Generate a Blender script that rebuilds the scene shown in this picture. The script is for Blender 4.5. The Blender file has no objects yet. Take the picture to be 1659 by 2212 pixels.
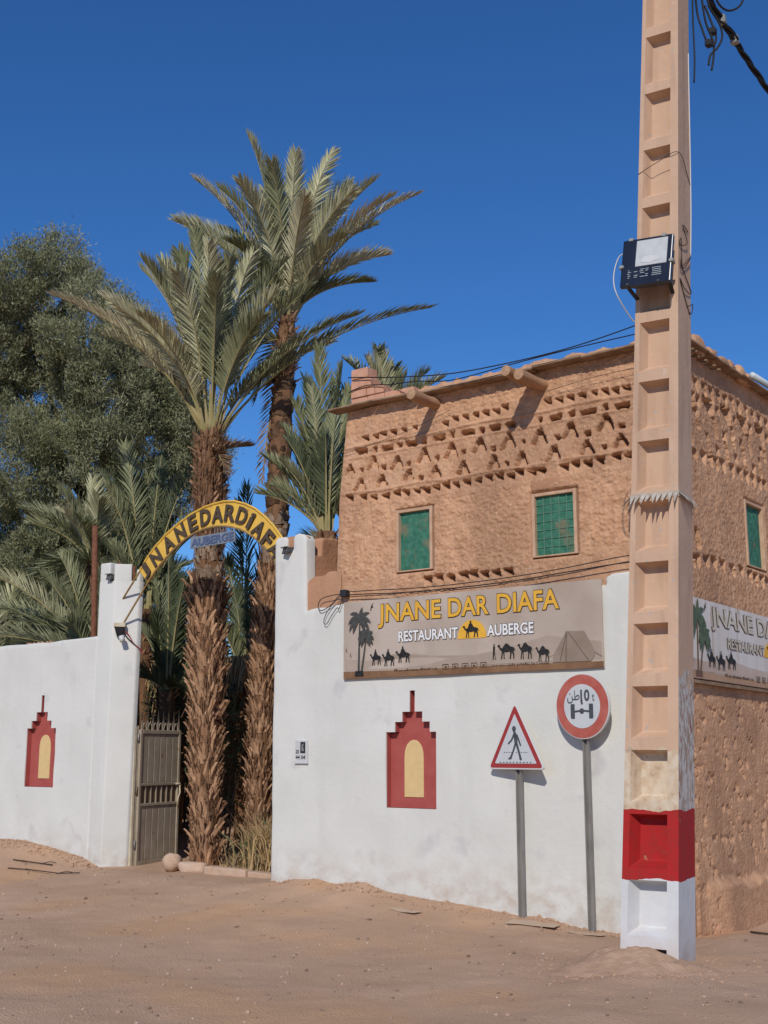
import bpy, bmesh, math, random
import numpy as np
from mathutils import Vector, Matrix
from mathutils.geometry import delaunay_2d_cdt, tessellate_polygon

R = math.radians
scene = bpy.context.scene
COL = scene.collection

# ---------------------------------------------------------------- camera
cam_d = bpy.data.cameras.new('camera')
cam_d.sensor_fit = 'VERTICAL'
cam_d.sensor_height = 24.0
cam_d.lens = 24.0 * 2600.0 / 2212.0
cam_d.clip_start = 0.05
cam_d.clip_end = 3000.0
cam = bpy.data.objects.new('camera', cam_d)
cam.location = (0.0, -10.409, 1.6)
cam.rotation_euler = (R(90 + 11.225), 0.0, R(37))
COL.objects.link(cam)
scene.camera = cam

# ---------------------------------------------------------------- sky, sun, exposure
SUN = Vector((0.48, -1.0, 0.77)).normalized()
world = bpy.data.worlds.new('World')
scene.world = world
world.use_nodes = True
wn = world.node_tree
bg = wn.nodes['Background']
sky = wn.nodes.new('ShaderNodeTexSky')
sky.sky_type = 'NISHITA'
sky.sun_disc = False
sky.sun_elevation = math.asin(SUN.z)
sky.sun_rotation = math.atan2(SUN.x, SUN.y)
sky.altitude = 0.0
sky.air_density = 1.0
sky.dust_density = 0.0
sky.ozone_density = 10.0
hsv = wn.nodes.new('ShaderNodeHueSaturation')
hsv.inputs['Saturation'].default_value = 1.10
hsv.inputs['Hue'].default_value = 0.504
wn.links.new(sky.outputs[0], hsv.inputs['Color'])
wn.links.new(hsv.outputs[0], bg.inputs[0])
bg.inputs[1].default_value = 0.109

sun_d = bpy.data.lights.new('sun', 'SUN')
sun_d.energy = 3.0
sun_d.angle = R(0.5)
sun_d.color = (1.0, 0.95, 0.88)
sun = bpy.data.objects.new('sun', sun_d)
sun.rotation_euler = SUN.to_track_quat('Z', 'Y').to_euler()
sun.location = (5, -12, 14)
COL.objects.link(sun)

vs = scene.view_settings
vs.view_transform = 'Standard'
vs.look = 'None'
vs.exposure = 0.0
vs.gamma = 1.0

# ---------------------------------------------------------------- materials
MAT = {}


def mat(name, c1, c2=None, scale=4.0, rough=0.85, bump=0.0, bscale=60.0, metal=0.0, c3=None, scale3=1.2, t3=0.55,
        island=0.0, spec=0.3, detail=5.0, trans=0.0, stretch=None):
    m = bpy.data.materials.new(name)
    m.use_nodes = True
    t = m.node_tree
    N, L = t.nodes, t.links
    b = N['Principled BSDF']
    b.inputs['Roughness'].default_value = rough
    b.inputs['Metallic'].default_value = metal
    b.inputs['Specular IOR Level'].default_value = spec
    geo = N.new('ShaderNodeNewGeometry')
    vec = geo.outputs['Position']
    if stretch:
        mp = N.new('ShaderNodeMapping')
        mp.inputs['Scale'].default_value = stretch
        L.new(vec, mp.inputs[0])
        vec = mp.outputs[0]
    out = None
    if c2 is not None:
        n = N.new('ShaderNodeTexNoise')
        n.inputs['Scale'].default_value = scale
        n.inputs['Detail'].default_value = detail
        L.new(vec, n.inputs['Vector'])
        r = N.new('ShaderNodeValToRGB')
        r.color_ramp.elements[0].position = 0.36
        r.color_ramp.elements[1].position = 0.64
        r.color_ramp.elements[0].color = (*c1, 1)
        r.color_ramp.elements[1].color = (*c2, 1)
        L.new(n.outputs[0], r.inputs[0])
        out = r.outputs[0]
    if c3 is not None:
        n = N.new('ShaderNodeTexNoise')
        n.inputs['Scale'].default_value = scale3
        n.inputs['Detail'].default_value = 7.0
        L.new(vec, n.inputs['Vector'])
        r = N.new('ShaderNodeValToRGB')
        r.color_ramp.elements[0].position = t3
        r.color_ramp.elements[1].position = t3 + 0.09
        L.new(n.outputs[0], r.inputs[0])
        mx = N.new('ShaderNodeMixRGB')
        L.new(r.outputs[0], mx.inputs[0])
        if out is None:
            mx.inputs[1].default_value = (*c1, 1)
        else:
            L.new(out, mx.inputs[1])
        mx.inputs[2].default_value = (*c3, 1)
        out = mx.outputs[0]
    if island:
        hs = N.new('ShaderNodeHueSaturation')
        mr = N.new('ShaderNodeMapRange')
        mr.inputs[3].default_value = 1.0 - island
        mr.inputs[4].default_value = 1.0 + island
        L.new(geo.outputs['Random Per Island'], mr.inputs[0])
        L.new(mr.outputs[0], hs.inputs['Value'])
        if out is None:
            hs.inputs['Color'].default_value = (*c1, 1)
        else:
            L.new(out, hs.inputs['Color'])
        out = hs.outputs[0]
    if out is None:
        b.inputs['Base Color'].default_value = (*c1, 1)
    else:
        L.new(out, b.inputs['Base Color'])
    if bump:
        n = N.new('ShaderNodeTexNoise')
        n.inputs['Scale'].default_value = bscale
        n.inputs['Detail'].default_value = 6.0
        L.new(vec, n.inputs['Vector'])
        bp = N.new('ShaderNodeBump')
        bp.inputs['Strength'].default_value = 1.0
        bp.inputs['Distance'].default_value = bump
        L.new(n.outputs[0], bp.inputs['Height'])
        L.new(bp.outputs[0], b.inputs['Normal'])
    if trans:
        tr = N.new('ShaderNodeBsdfTranslucent')
        if out is None:
            tr.inputs[0].default_value = (*c1, 1)
        else:
            L.new(out, tr.inputs[0])
        ms = N.new('ShaderNodeMixShader')
        ms.inputs[0].default_value = trans
        L.new(b.outputs[0], ms.inputs[1])
        L.new(tr.outputs[0], ms.inputs[2])
        L.new(ms.outputs[0], N['Material Output'].inputs[0])
    MAT[name] = m
    return m


mat('whitewash', (0.64, 0.627, 0.565), (0.685, 0.672, 0.608), scale=1.6, rough=0.9, bump=0.004, bscale=13, c3=(0.575, 0.555, 0.525), scale3=2.3, t3=0.60)
mat('niche_red', (0.36, 0.075, 0.062), (0.40, 0.092, 0.075), scale=7, rough=0.75, bump=0.002, bscale=60)
mat('niche_yellow', (0.66, 0.47, 0.21), (0.70, 0.50, 0.24), scale=14, rough=0.8, bump=0.002, bscale=90)
mat('mud', (0.51, 0.282, 0.158), (0.64, 0.37, 0.215), scale=9, rough=0.95, bump=0.012, bscale=34, c3=(0.57, 0.345, 0.22), scale3=17, t3=0.60, spec=0.1)
mat('mud_smooth', (0.42, 0.222, 0.125), (0.49, 0.27, 0.16), scale=3, rough=0.95, bump=0.010, bscale=22, spec=0.1)
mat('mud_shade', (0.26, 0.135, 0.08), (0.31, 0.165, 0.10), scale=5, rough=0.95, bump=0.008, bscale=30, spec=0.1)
mat('brick_red', (0.56, 0.29, 0.18), (0.64, 0.35, 0.235), scale=12, rough=0.9, bump=0.003, bscale=70, spec=0.1)
mat('hole_dark', (0.03, 0.02, 0.015))
mat('wood_grey', (0.22, 0.135, 0.08), (0.33, 0.22, 0.14), scale=8, rough=0.9, bump=0.004, bscale=50)
mat('log', (0.33, 0.18, 0.095), (0.45, 0.27, 0.155), scale=9, rough=0.9, bump=0.006, bscale=40, stretch=(1, .2, 1))
mat('log_end', (0.50, 0.31, 0.18), (0.40, 0.24, 0.14), scale=25, rough=0.9, bump=0.003, bscale=80)
mat('frame_wood', (0.50, 0.31, 0.19), (0.58, 0.38, 0.25), scale=9, rough=0.85, bump=0.002, bscale=50)
mat('green_net', (0.03, 0.135, 0.085), (0.06, 0.20, 0.13), scale=16, rough=0.8, bump=0.010, bscale=22, c3=(0.17, 0.17, 0.105), scale3=4.5, t3=0.56)
mat('green_bar', (0.10, 0.22, 0.15), (0.13, 0.24, 0.16), scale=20, rough=0.8)
mat('ground', (0.52, 0.335, 0.212), (0.58, 0.383, 0.253), scale=1.1, rough=1.0, bump=0.016, bscale=60, c3=(0.58, 0.355, 0.205), scale3=0.55, t3=0.52, spec=0.05, detail=9)
mat('earth_clod', (0.44, 0.28, 0.18), (0.52, 0.34, 0.225), scale=9, rough=1.0, bump=0.01, bscale=60, spec=0.05)
mat('pebble', (0.42, 0.29, 0.205), (0.30, 0.205, 0.145), scale=3, rough=0.95, island=0.4, spec=0.1)
mat('stone_pink', (0.50, 0.335, 0.225), (0.58, 0.41, 0.29), scale=7, rough=0.9, bump=0.008, bscale=35, spec=0.1)
mat('cardboard', (0.52, 0.37, 0.25), (0.57, 0.41, 0.28), scale=9, rough=0.95, bump=0.003, bscale=50)
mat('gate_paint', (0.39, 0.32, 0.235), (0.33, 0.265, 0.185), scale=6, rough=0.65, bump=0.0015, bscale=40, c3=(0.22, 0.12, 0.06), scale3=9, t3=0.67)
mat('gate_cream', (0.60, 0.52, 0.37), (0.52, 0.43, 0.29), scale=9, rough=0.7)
mat('arch_yellow', (0.80, 0.50, 0.085), (0.72, 0.43, 0.07), scale=7, rough=0.6, c3=(0.50, 0.27, 0.07), scale3=6, t3=0.63)
mat('letter_dark', (0.06, 0.042, 0.028), (0.10, 0.07, 0.045), scale=30, rough=0.7)
mat('letter_brown', (0.20, 0.13, 0.07), (0.15, 0.10, 0.06), scale=30, rough=0.7)
mat('plate_grey', (0.17, 0.20, 0.24), (0.23, 0.26, 0.29), scale=15, rough=0.5)
mat('plate_letter', (0.07, 0.105, 0.20), (0.10, 0.13, 0.22), scale=30, rough=0.6)
mat('rust', (0.15, 0.055, 0.03), (0.21, 0.085, 0.045), scale=14, rough=0.9, bump=0.002, bscale=60)
mat('rod', (0.40, 0.26, 0.09), (0.26, 0.16, 0.07), scale=20, rough=0.7)
mat('black_plastic', (0.018, 0.018, 0.02), (0.03, 0.03, 0.033), scale=8, rough=0.5)
mat('white_plastic', (0.62, 0.62, 0.60), (0.55, 0.54, 0.52), scale=10, rough=0.5)
mat('red_wire', (0.35, 0.04, 0.03), rough=0.6)
mat('white_wire', (0.60, 0.58, 0.54), rough=0.6)
mat('cable', (0.016, 0.015, 0.015), rough=0.6)
mat('wire_brown', (0.07, 0.045, 0.03), rough=0.8)
mat('steel', (0.24, 0.225, 0.20), (0.33, 0.31, 0.28), scale=10, rough=0.55, metal=0.35, c3=(0.20, 0.13, 0.08), scale3=5, t3=0.60, stretch=(1, 1, .3))
mat('spike', (0.55, 0.49, 0.41), (0.40, 0.33, 0.25), scale=18, rough=0.7, metal=0.1)
mat('sign_white', (0.55, 0.57, 0.57), (0.60, 0.61, 0.60), scale=6, rough=0.5)
mat('sign_red', (0.44, 0.10, 0.07), (0.50, 0.145, 0.105), scale=9, rough=0.5, c3=(0.54, 0.26, 0.19), scale3=22, t3=0.70)
mat('sign_red_dark', (0.34, 0.035, 0.035), (0.38, 0.05, 0.045), scale=9, rough=0.5)
mat('sign_rim', (0.62, 0.61, 0.58), rough=0.6)
mat('sign_ink', (0.062, 0.066, 0.078), (0.085, 0.09, 0.10), scale=20, rough=0.6)
mat('banner_cloth', (0.40, 0.315, 0.245), (0.47, 0.385, 0.31), scale=1.8, rough=0.7, c3=(0.51, 0.42, 0.34), scale3=1.1, t3=0.50, bump=0.004, bscale=9)
mat('banner_cloth_faded', (0.60, 0.545, 0.49), (0.68, 0.635, 0.59), scale=2.5, rough=0.7, c3=(0.44, 0.33, 0.24), scale3=2.6, t3=0.56, stretch=(1, 1.8, .35))
mat('print_brown', (0.175, 0.088, 0.045), (0.26, 0.145, 0.075), scale=6, rough=0.8)
mat('print_brown_pale', (0.42, 0.25, 0.15), (0.47, 0.30, 0.19), scale=6, rough=0.8)
mat('print_dune', (0.355, 0.275, 0.21), (0.42, 0.335, 0.265), scale=3, rough=0.8)
mat('print_dune_pale', (0.48, 0.36, 0.28), (0.56, 0.45, 0.37), scale=3, rough=0.8)
mat('print_black', (0.014, 0.013, 0.013), (0.03, 0.028, 0.026), scale=30, rough=0.7)
mat('print_grey', (0.055, 0.055, 0.05), (0.08, 0.078, 0.07), scale=30, rough=0.7)
mat('print_gold', (0.78, 0.43, 0.05), (0.72, 0.38, 0.04), scale=6, rough=0.7)
mat('print_white', (0.78, 0.77, 0.75), rough=0.7)
mat('print_tent', (0.25, 0.185, 0.135), (0.30, 0.23, 0.175), scale=5, rough=0.8)
mat('print_tent_dark', (0.13, 0.095, 0.07), rough=0.8)
mat('print_faint', (0.10, 0.055, 0.03), rough=0.8)
mat('print_green', (0.065, 0.10, 0.06), (0.11, 0.14, 0.09), scale=12, rough=0.8)
mat('print_trunk', (0.17, 0.10, 0.065), rough=0.8)
mat('print_pale_letter', (0.60, 0.55, 0.46), (0.52, 0.44, 0.33), scale=7, rough=0.8)
mat('print_pale_edge', (0.13, 0.10, 0.075), rough=0.8)
mat('flood_blue', (0.008, 0.011, 0.022), (0.014, 0.018, 0.032), scale=4, rough=0.28, spec=0.5)
mat('flood_back', (0.10, 0.10, 0.10), (0.06, 0.06, 0.06), scale=8, rough=0.6)
mat('flood_clip', (0.32, 0.31, 0.28), rough=0.5, metal=0.4)
mat('reflector', (0.66, 0.66, 0.61), (0.58, 0.58, 0.53), scale=14, rough=0.32, metal=0.25)
mat('flood_print', (0.38, 0.42, 0.42), rough=0.7)
mat('trunk_fibre', (0.15, 0.078, 0.04), (0.23, 0.125, 0.068), scale=14, rough=0.95, bump=0.02, bscale=45, stretch=(1, 1, .35), spec=0.1)
mat('stub', (0.36, 0.20, 0.11), (0.53, 0.325, 0.19), scale=10, rough=0.9, bump=0.006, bscale=50, island=0.22, stretch=(1, 1, .3), spec=0.1)
mat('stub_grey', (0.27, 0.19, 0.13), (0.38, 0.285, 0.20), scale=10, rough=0.9, bump=0.006, bscale=50, island=0.22, spec=0.1)
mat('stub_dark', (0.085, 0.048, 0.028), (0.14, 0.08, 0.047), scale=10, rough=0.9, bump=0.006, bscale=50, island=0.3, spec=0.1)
mat('rachis', (0.30, 0.265, 0.105), (0.38, 0.30, 0.14), scale=5, rough=0.7)
mat('leaflet', (0.39, 0.38, 0.205), (0.55, 0.525, 0.32), scale=2.2, rough=0.55, island=0.35, spec=0.4, trans=0.12)
mat('leaflet_pale', (0.60, 0.54, 0.34), (0.50, 0.46, 0.28), scale=2.2, rough=0.6, island=0.25, spec=0.35, trans=0.12)
mat('leaflet_green', (0.21, 0.225, 0.11), (0.32, 0.325, 0.17), scale=2.2, rough=0.55, island=0.38, spec=0.4, trans=0.12)
mat('leaflet_dark', (0.075, 0.095, 0.045), (0.13, 0.15, 0.075), scale=2.2, rough=0.6, island=0.4, spec=0.35, trans=0.08)  # darkened leaf tone; puts shade into the colour of plants inside the gate
mat('leaflet_dry', (0.24, 0.155, 0.085), (0.32, 0.21, 0.12), scale=4, rough=0.85, island=0.3)
mat('tamarisk_leaf', (0.25, 0.255, 0.135), (0.35, 0.35, 0.205), scale=0.9, rough=0.85, island=0.35, spec=0.1, trans=0.25)
mat('bark', (0.11, 0.075, 0.05), (0.16, 0.115, 0.08), scale=9, rough=0.95, bump=0.015, bscale=30)
mat('reed', (0.20, 0.14, 0.08), (0.27, 0.19, 0.11), scale=9, rough=0.95, bump=0.02, bscale=25)
mat('straw', (0.36, 0.235, 0.105), (0.44, 0.31, 0.155), scale=5, rough=0.85, island=0.35)
mat('grass_green', (0.10, 0.13, 0.045), (0.16, 0.17, 0.07), scale=5, rough=0.8, island=0.35)
mat('pipe', (0.50, 0.58, 0.60), (0.60, 0.64, 0.64), scale=5, rough=0.5)
mat('far_mud', (0.32, 0.18, 0.11), (0.38, 0.23, 0.14), scale=2, rough=0.95)


def stain_whitewash():
    t = MAT['whitewash'].node_tree
    N, L = t.nodes, t.links
    b = N['Principled BSDF']
    src = b.inputs['Base Color'].links[0].from_socket
    geo = N.new('ShaderNodeNewGeometry')
    sep = N.new('ShaderNodeSeparateXYZ')
    L.new(geo.outputs['Position'], sep.inputs[0])

    def noise(scale, stretch):
        mp = N.new('ShaderNodeMapping')
        mp.inputs['Scale'].default_value = stretch
        L.new(geo.outputs['Position'], mp.inputs[0])
        n = N.new('ShaderNodeTexNoise')
        n.inputs['Scale'].default_value = scale
        n.inputs['Detail'].default_value = 8
        n.inputs['Roughness'].default_value = 0.62
        L.new(mp.outputs[0], n.inputs['Vector'])
        return n.outputs[0]

    def rng_(sock, lo, hi, a=0.0, c=1.0):
        k = N.new('ShaderNodeMapRange')
        L.new(sock, k.inputs[0])
        for i, v in enumerate((lo, hi, a, c)):
            k.inputs[i + 1].default_value = v
        return k.outputs[0]

    def mul(a, c):
        k = N.new('ShaderNodeMath')
        k.operation = 'MULTIPLY'
        L.new(a, k.inputs[0])
        L.new(c, k.inputs[1])
        return k.outputs[0]

    def mix(f, a, col):
        k = N.new('ShaderNodeMixRGB')
        L.new(f, k.inputs[0])
        L.new(a, k.inputs[1])
        k.inputs[2].default_value = (*col, 1)
        return k.outputs[0]
    c = mix(rng_(noise(2.6, (1, 1, .10)), .52, .78, 0, .35), src, (0.50, 0.475, 0.43))      # rain streaks
    splash = mul(rng_(noise(5.0, (1, 1, 1.4)), .42, .66), rng_(sep.outputs[2], .62, .16, 0, .62))
    c = mix(splash, c, (0.47, 0.35, 0.255))                                                   # mud splashed up from the street
    c = mix(rng_(noise(17.0, (1, 1, 1)), .69, .73, 0, .5), c, (0.46, 0.42, 0.37))             # small chips
    L.new(c, b.inputs['Base Color'])


stain_whitewash()


def weather_mud():
    t = MAT['mud'].node_tree
    N, L = t.nodes, t.links
    b = N['Principled BSDF']
    c = b.inputs['Base Color'].links[0].from_socket
    geo = N.new('ShaderNodeNewGeometry')
    for scale, stretch, lo, hi, amt, col in ((1.1, (1, 1, 1), .46, .66, .55, (0.34, 0.19, 0.115)), (3.2, (1, 1, .14), .50, .74, .50, (0.33, 0.185, 0.11)),
                                             (55.0, (1, 1, .5), .63, .68, .75, (0.66, 0.46, 0.30)), (2.0, (1, 1, 1), .60, .70, .45, (0.56, 0.37, 0.25))):
        mp = N.new('ShaderNodeMapping')
        mp.inputs['Scale'].default_value = stretch
        mp.inputs['Location'].default_value = (scale, 2 * scale, 0)
        L.new(geo.outputs['Position'], mp.inputs[0])
        n = N.new('ShaderNodeTexNoise')
        n.inputs['Scale'].default_value = scale
        n.inputs['Detail'].default_value = 7
        L.new(mp.outputs[0], n.inputs['Vector'])
        k = N.new('ShaderNodeMapRange')
        L.new(n.outputs[0], k.inputs[0])
        for i, v in enumerate((lo, hi, 0.0, amt)):
            k.inputs[i + 1].default_value = v
        mx = N.new('ShaderNodeMixRGB')
        L.new(k.outputs[0], mx.inputs[0])
        L.new(c, mx.inputs[1])
        mx.inputs[2].default_value = (*col, 1)
        c = mx.outputs[0]
    L.new(c, b.inputs['Base Color'])


weather_mud()


def pole_material():
    m = bpy.data.materials.new('pole_paint')
    m.use_nodes = True
    t = m.node_tree
    N, L = t.nodes, t.links
    b = N['Principled BSDF']
    b.inputs['Roughness'].default_value = 0.75
    b.inputs['Specular IOR Level'].default_value = 0.25
    geo = N.new('ShaderNodeNewGeometry')
    sep = N.new('ShaderNodeSeparateXYZ')
    L.new(geo.outputs['Position'], sep.inputs[0])
    n = N.new('ShaderNodeTexNoise')
    n.inputs['Scale'].default_value = 7
    n.inputs['Detail'].default_value = 6
    L.new(geo.outputs['Position'], n.inputs['Vector'])

    def math_n(op, a, bb):
        k = N.new('ShaderNodeMath')
        k.operation = op
        for i, v in enumerate((a, bb)):
            if isinstance(v, (int, float)):
                k.inputs[i].default_value = v
            else:
                L.new(v, k.inputs[i])
        return k.outputs[0]

    def mix(f, a, bb):
        k = N.new('ShaderNodeMixRGB')
        L.new(f, k.inputs[0])
        for i, v in ((1, a), (2, bb)):
            if isinstance(v, tuple):
                k.inputs[i].default_value = (*v, 1)
            else:
                L.new(v, k.inputs[i])
        return k.outputs[0]

    def ramp(src, lo, hi):
        k = N.new('ShaderNodeMapRange')
        L.new(src, k.inputs[0])
        k.inputs[1].default_value = lo
        k.inputs[2].default_value = hi
        return k.outputs[0]
    jz = math_n('ADD', sep.outputs[2], math_n('MULTIPLY', math_n('SUBTRACT', n.outputs[0], 0.5), 0.07))
    jz2 = math_n('ADD', sep.outputs[2], math_n('MULTIPLY', math_n('SUBTRACT', n.outputs[0], 0.5), 0.5))
    n2 = N.new('ShaderNodeTexNoise')
    n2.inputs['Scale'].default_value = 16
    n2.inputs['Detail'].default_value = 7
    L.new(geo.outputs['Position'], n2.inputs['Vector'])
    n3 = N.new('ShaderNodeTexNoise')
    n3.inputs['Scale'].default_value = 2.2
    n3.inputs['Detail'].default_value = 6
    L.new(geo.outputs['Position'], n3.inputs['Vector'])
    peach = mix(ramp(n3.outputs[0], .35, .65), (0.55, 0.36, 0.235), (0.61, 0.41, 0.275))
    peach = mix(ramp(n2.outputs[0], .66, .72), peach, (0.60, 0.43, 0.32))
    mpg = N.new('ShaderNodeMapping')
    mpg.inputs['Scale'].default_value = (1, 1, .12)
    L.new(geo.outputs['Position'], mpg.inputs[0])
    n5 = N.new('ShaderNodeTexNoise')
    n5.inputs['Scale'].default_value = 11
    n5.inputs['Detail'].default_value = 7
    L.new(mpg.outputs[0], n5.inputs['Vector'])
    peach = mix(math_n('MULTIPLY', ramp(n5.outputs[0], .52, .74), .5), peach, (0.36, 0.235, 0.165))
    peach = mix(ramp(n2.outputs[0], .345, .315), peach, (0.44, 0.37, 0.31))
    cream = mix(ramp(n2.outputs[0], .40, .60), (0.64, 0.53, 0.39), (0.56, 0.41, 0.27))
    cream = mix(ramp(n2.outputs[0], .62, .66), cream, (0.46, 0.34, 0.24))
    red = mix(ramp(n2.outputs[0], .42, .66), (0.42, 0.018, 0.018), (0.34, 0.024, 0.020))
    red = mix(ramp(n2.outputs[0], .69, .72), red, (0.42, 0.16, 0.08))
    white = mix(ramp(n3.outputs[0], .4, .7), (0.66, 0.66, 0.65), (0.59, 0.585, 0.565))
    # chipped side that faces the street, above the red band
    sepn = N.new('ShaderNodeSeparateXYZ')
    L.new(geo.outputs['True Normal'], sepn.inputs[0])
    side = math_n('GREATER_THAN', sepn.outputs[0], 0.972)
    mp = N.new('ShaderNodeMapping')
    mp.inputs['Scale'].default_value = (1.6, 1.6, .55)
    L.new(geo.outputs['Position'], mp.inputs[0])
    n4 = N.new('ShaderNodeTexNoise')
    n4.inputs['Scale'].default_value = 15
    n4.inputs['Detail'].default_value = 6
    L.new(mp.outputs[0], n4.inputs['Vector'])
    chip = mix(ramp(n4.outputs[0], .44, .50), (0.40, 0.28, 0.20), (0.60, 0.56, 0.50))
    chip = mix(ramp(n4.outputs[0], .60, .63), chip, (0.33, 0.12, 0.06))
    low = math_n('MULTIPLY', side, math_n('LESS_THAN', jz2, 2.15))
    peach = mix(low, peach, chip)
    cream = mix(side, cream, chip)
    c = mix(math_n('GREATER_THAN', jz2, 1.60), cream, peach)
    c = mix(math_n('GREATER_THAN', jz, 1.165), red, c)
    c = mix(math_n('GREATER_THAN', jz, 0.665), white, c)
    dirt = math_n('MULTIPLY', ramp(jz2, 0.36, 0.02), 0.55)
    c = mix(dirt, c, (0.47, 0.33, 0.23))
    L.new(c, b.inputs['Base Color'])
    bp = N.new('ShaderNodeBump')
    bp.inputs['Distance'].default_value = 0.004
    L.new(n2.outputs[0], bp.inputs['Height'])
    L.new(bp.outputs[0], b.inputs['Normal'])
    MAT['pole_paint'] = m


pole_material()

# ---------------------------------------------------------------- object helpers
ORG = {}


def link(o, parent=None):
    COL.objects.link(o)
    if parent is not None:
        o.parent = parent
    return o


def thing(name, label, cat, loc=(0, 0, 0), group=None, kind=None):
    o = bpy.data.objects.new(name, None)
    o.empty_display_size = 0.2
    o.location = loc
    COL.objects.link(o)
    ORG[o] = Vector(loc)
    o['label'] = label
    o['category'] = cat
    if group:
        o['group'] = group
    if kind:
        o['kind'] = kind
    return o


def tag(o, label=None, cat=None, group=None, kind=None):
    if label:
        o['label'] = label
    if cat:
        o['category'] = cat
    if group:
        o['group'] = group
    if kind:
        o['kind'] = kind
    return o


def raw_mesh(name, verts, faces, m, smooth=False):
    me = bpy.data.meshes.new(name)
    me.from_pydata([tuple(map(float, v)) for v in verts] if not isinstance(verts, np.ndarray) else verts.tolist(), [], faces)
    if m:
        me.materials.append(MAT[m])
    if smooth:
        me.polygons.foreach_set('use_smooth', [True] * len(me.polygons))
    me.update()
    return me


def obj(name, verts, faces, m, parent=None, smooth=False):
    """One mesh object from world coordinates; stored relative to its parent, or to its own base when top-level."""
    v = np.asarray(verts, dtype=float).reshape(-1, 3)
    if parent is None:
        org = Vector(((v[:, 0].min() + v[:, 0].max()) / 2, (v[:, 1].min() + v[:, 1].max()) / 2, v[:, 2].min()))
        loc = org
    else:
        org = ORG[parent]
        loc = Vector((0, 0, 0))
    me = raw_mesh(name, v - np.array(org), faces, m, smooth)
    o = bpy.data.objects.new(name, me)
    o.location = loc
    link(o, parent)
    ORG[o] = org.copy()
    return o


class MB:
    def __init__(self):
        self.v, self.f = [], []

    def add(self, v, f):
        k = len(self.v)
        self.v += [tuple(map(float, p)) for p in v]
        self.f += [tuple(i + k for i in q) for q in f]
        return self

    def box(self, x0, x1, y0, y1, z0, z1, M=None):
        v = [(x0, y0, z0), (x1, y0, z0), (x1, y1, z0), (x0, y1, z0), (x0, y0, z1), (x1, y0, z1), (x1, y1, z1), (x0, y1, z1)]
        if M is not None:
            v = [M @ Vector(p) for p in v]
        return self.add(v, [(0, 3, 2, 1), (4, 5, 6, 7), (0, 1, 5, 4), (1, 2, 6, 5), (2, 3, 7, 6), (3, 0, 4, 7)])

    def bar(self, a, b, w, h=None, up=(0, 0, 1)):
        a, b = Vector(a), Vector(b)
        t = (b - a).normalized()
        u = Vector(up)
        if abs(t.dot(u)) > 0.98:
            u = Vector((0, 1, 0))
        s = t.cross(u).normalized()
        n = s.cross(t)
        h = w if h is None else h
        v = [p + s * (sx * w / 2) + n * (sn * h / 2) for p in (a, b) for sx, sn in ((-1, -1), (1, -1), (1, 1), (-1, 1))]
        return self.add(v, [(0, 1, 2, 3), (7, 6, 5, 4), (0, 4, 5, 1), (1, 5, 6, 2), (2, 6, 7, 3), (3, 7, 4, 0)])

    def tube(self, pts, r, n=6, cap=True):
        pts = [Vector(p) for p in pts]
        rs = r if isinstance(r, (list, tuple)) else [r] * len(pts)
        rings = []
        prev = None
        for i, p in enumerate(pts):
            t = (pts[min(i + 1, len(pts) - 1)] - pts[max(i - 1, 0)])
            t = t.normalized() if t.length > 1e-9 else Vector((0, 0, 1))
            if prev is None:
                u = Vector((0, 0, 1)) if abs(t.z) < 0.9 else Vector((1, 0, 0))
                s = t.cross(u).normalized()
            else:
                s = (prev - t * prev.dot(t))
                s = s.normalized() if s.length > 1e-6 else t.orthogonal().normalized()
            prev = s
            q = t.cross(s)
            rings.append([p + (s * math.cos(2 * math.pi * k / n) + q * math.sin(2 * math.pi * k / n)) * rs[i] for k in range(n)])
        v = [p for ring in rings for p in ring]
        f = []
        for i in range(len(pts) - 1):
            for k in range(n):
                f.append((i * n + k, i * n + (k + 1) % n, (i + 1) * n + (k + 1) % n, (i + 1) * n + k))
        if cap:
            f.append(tuple(range(n - 1, -1, -1)))
            f.append(tuple(range((len(pts) - 1) * n, len(pts) * n)))
        return self.add(v, f)

    def prism(self, poly, fn, t):
        """poly in 2-D, fn(u, v, d) gives the 3-D point; front at d=0, back at d=t."""
        n = len(poly)
        v = [fn(u, w, 0.0) for u, w in poly] + [fn(u, w, t) for u, w in poly]
        tris = tessellate_polygon([[Vector((u, w, 0)) for u, w in poly]])
        f = [tuple(q) for q in tris] + [tuple(i + n for i in reversed(q)) for q in tris]
        f += [(i, (i + 1) % n, (i + 1) % n + n, i + n) for i in range(n)]
        return self.add(v, f)

    def build(self, name, m, parent=None, smooth=False):
        o = obj(name, self.v, self.f, m, parent, smooth)
        bm = bmesh.new()
        bm.from_mesh(o.data)
        bmesh.ops.recalc_face_normals(bm, faces=bm.faces)
        bm.to_mesh(o.data)
        bm.free()
        return o


def bevel(o, w, seg=2):
    bm = bmesh.new()
    bm.from_mesh(o.data)
    bmesh.ops.remove_doubles(bm, verts=bm.verts, dist=1e-5)
    ed = [e for e in bm.edges if len(e.link_faces) == 2 and e.calc_face_angle(0) > 0.5]
    bmesh.ops.bevel(bm, geom=ed, offset=w, segments=seg, affect='EDGES', profile=0.6)
    bm.to_mesh(o.data)
    bm.free()
    return o


def sm(o):
    o.data.polygons.foreach_set('use_smooth', [True] * len(o.data.polygons))
    return o


# ---------------------------------------------------------------- lettering (outlines taken before the scene is large)
TXT = {}


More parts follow.
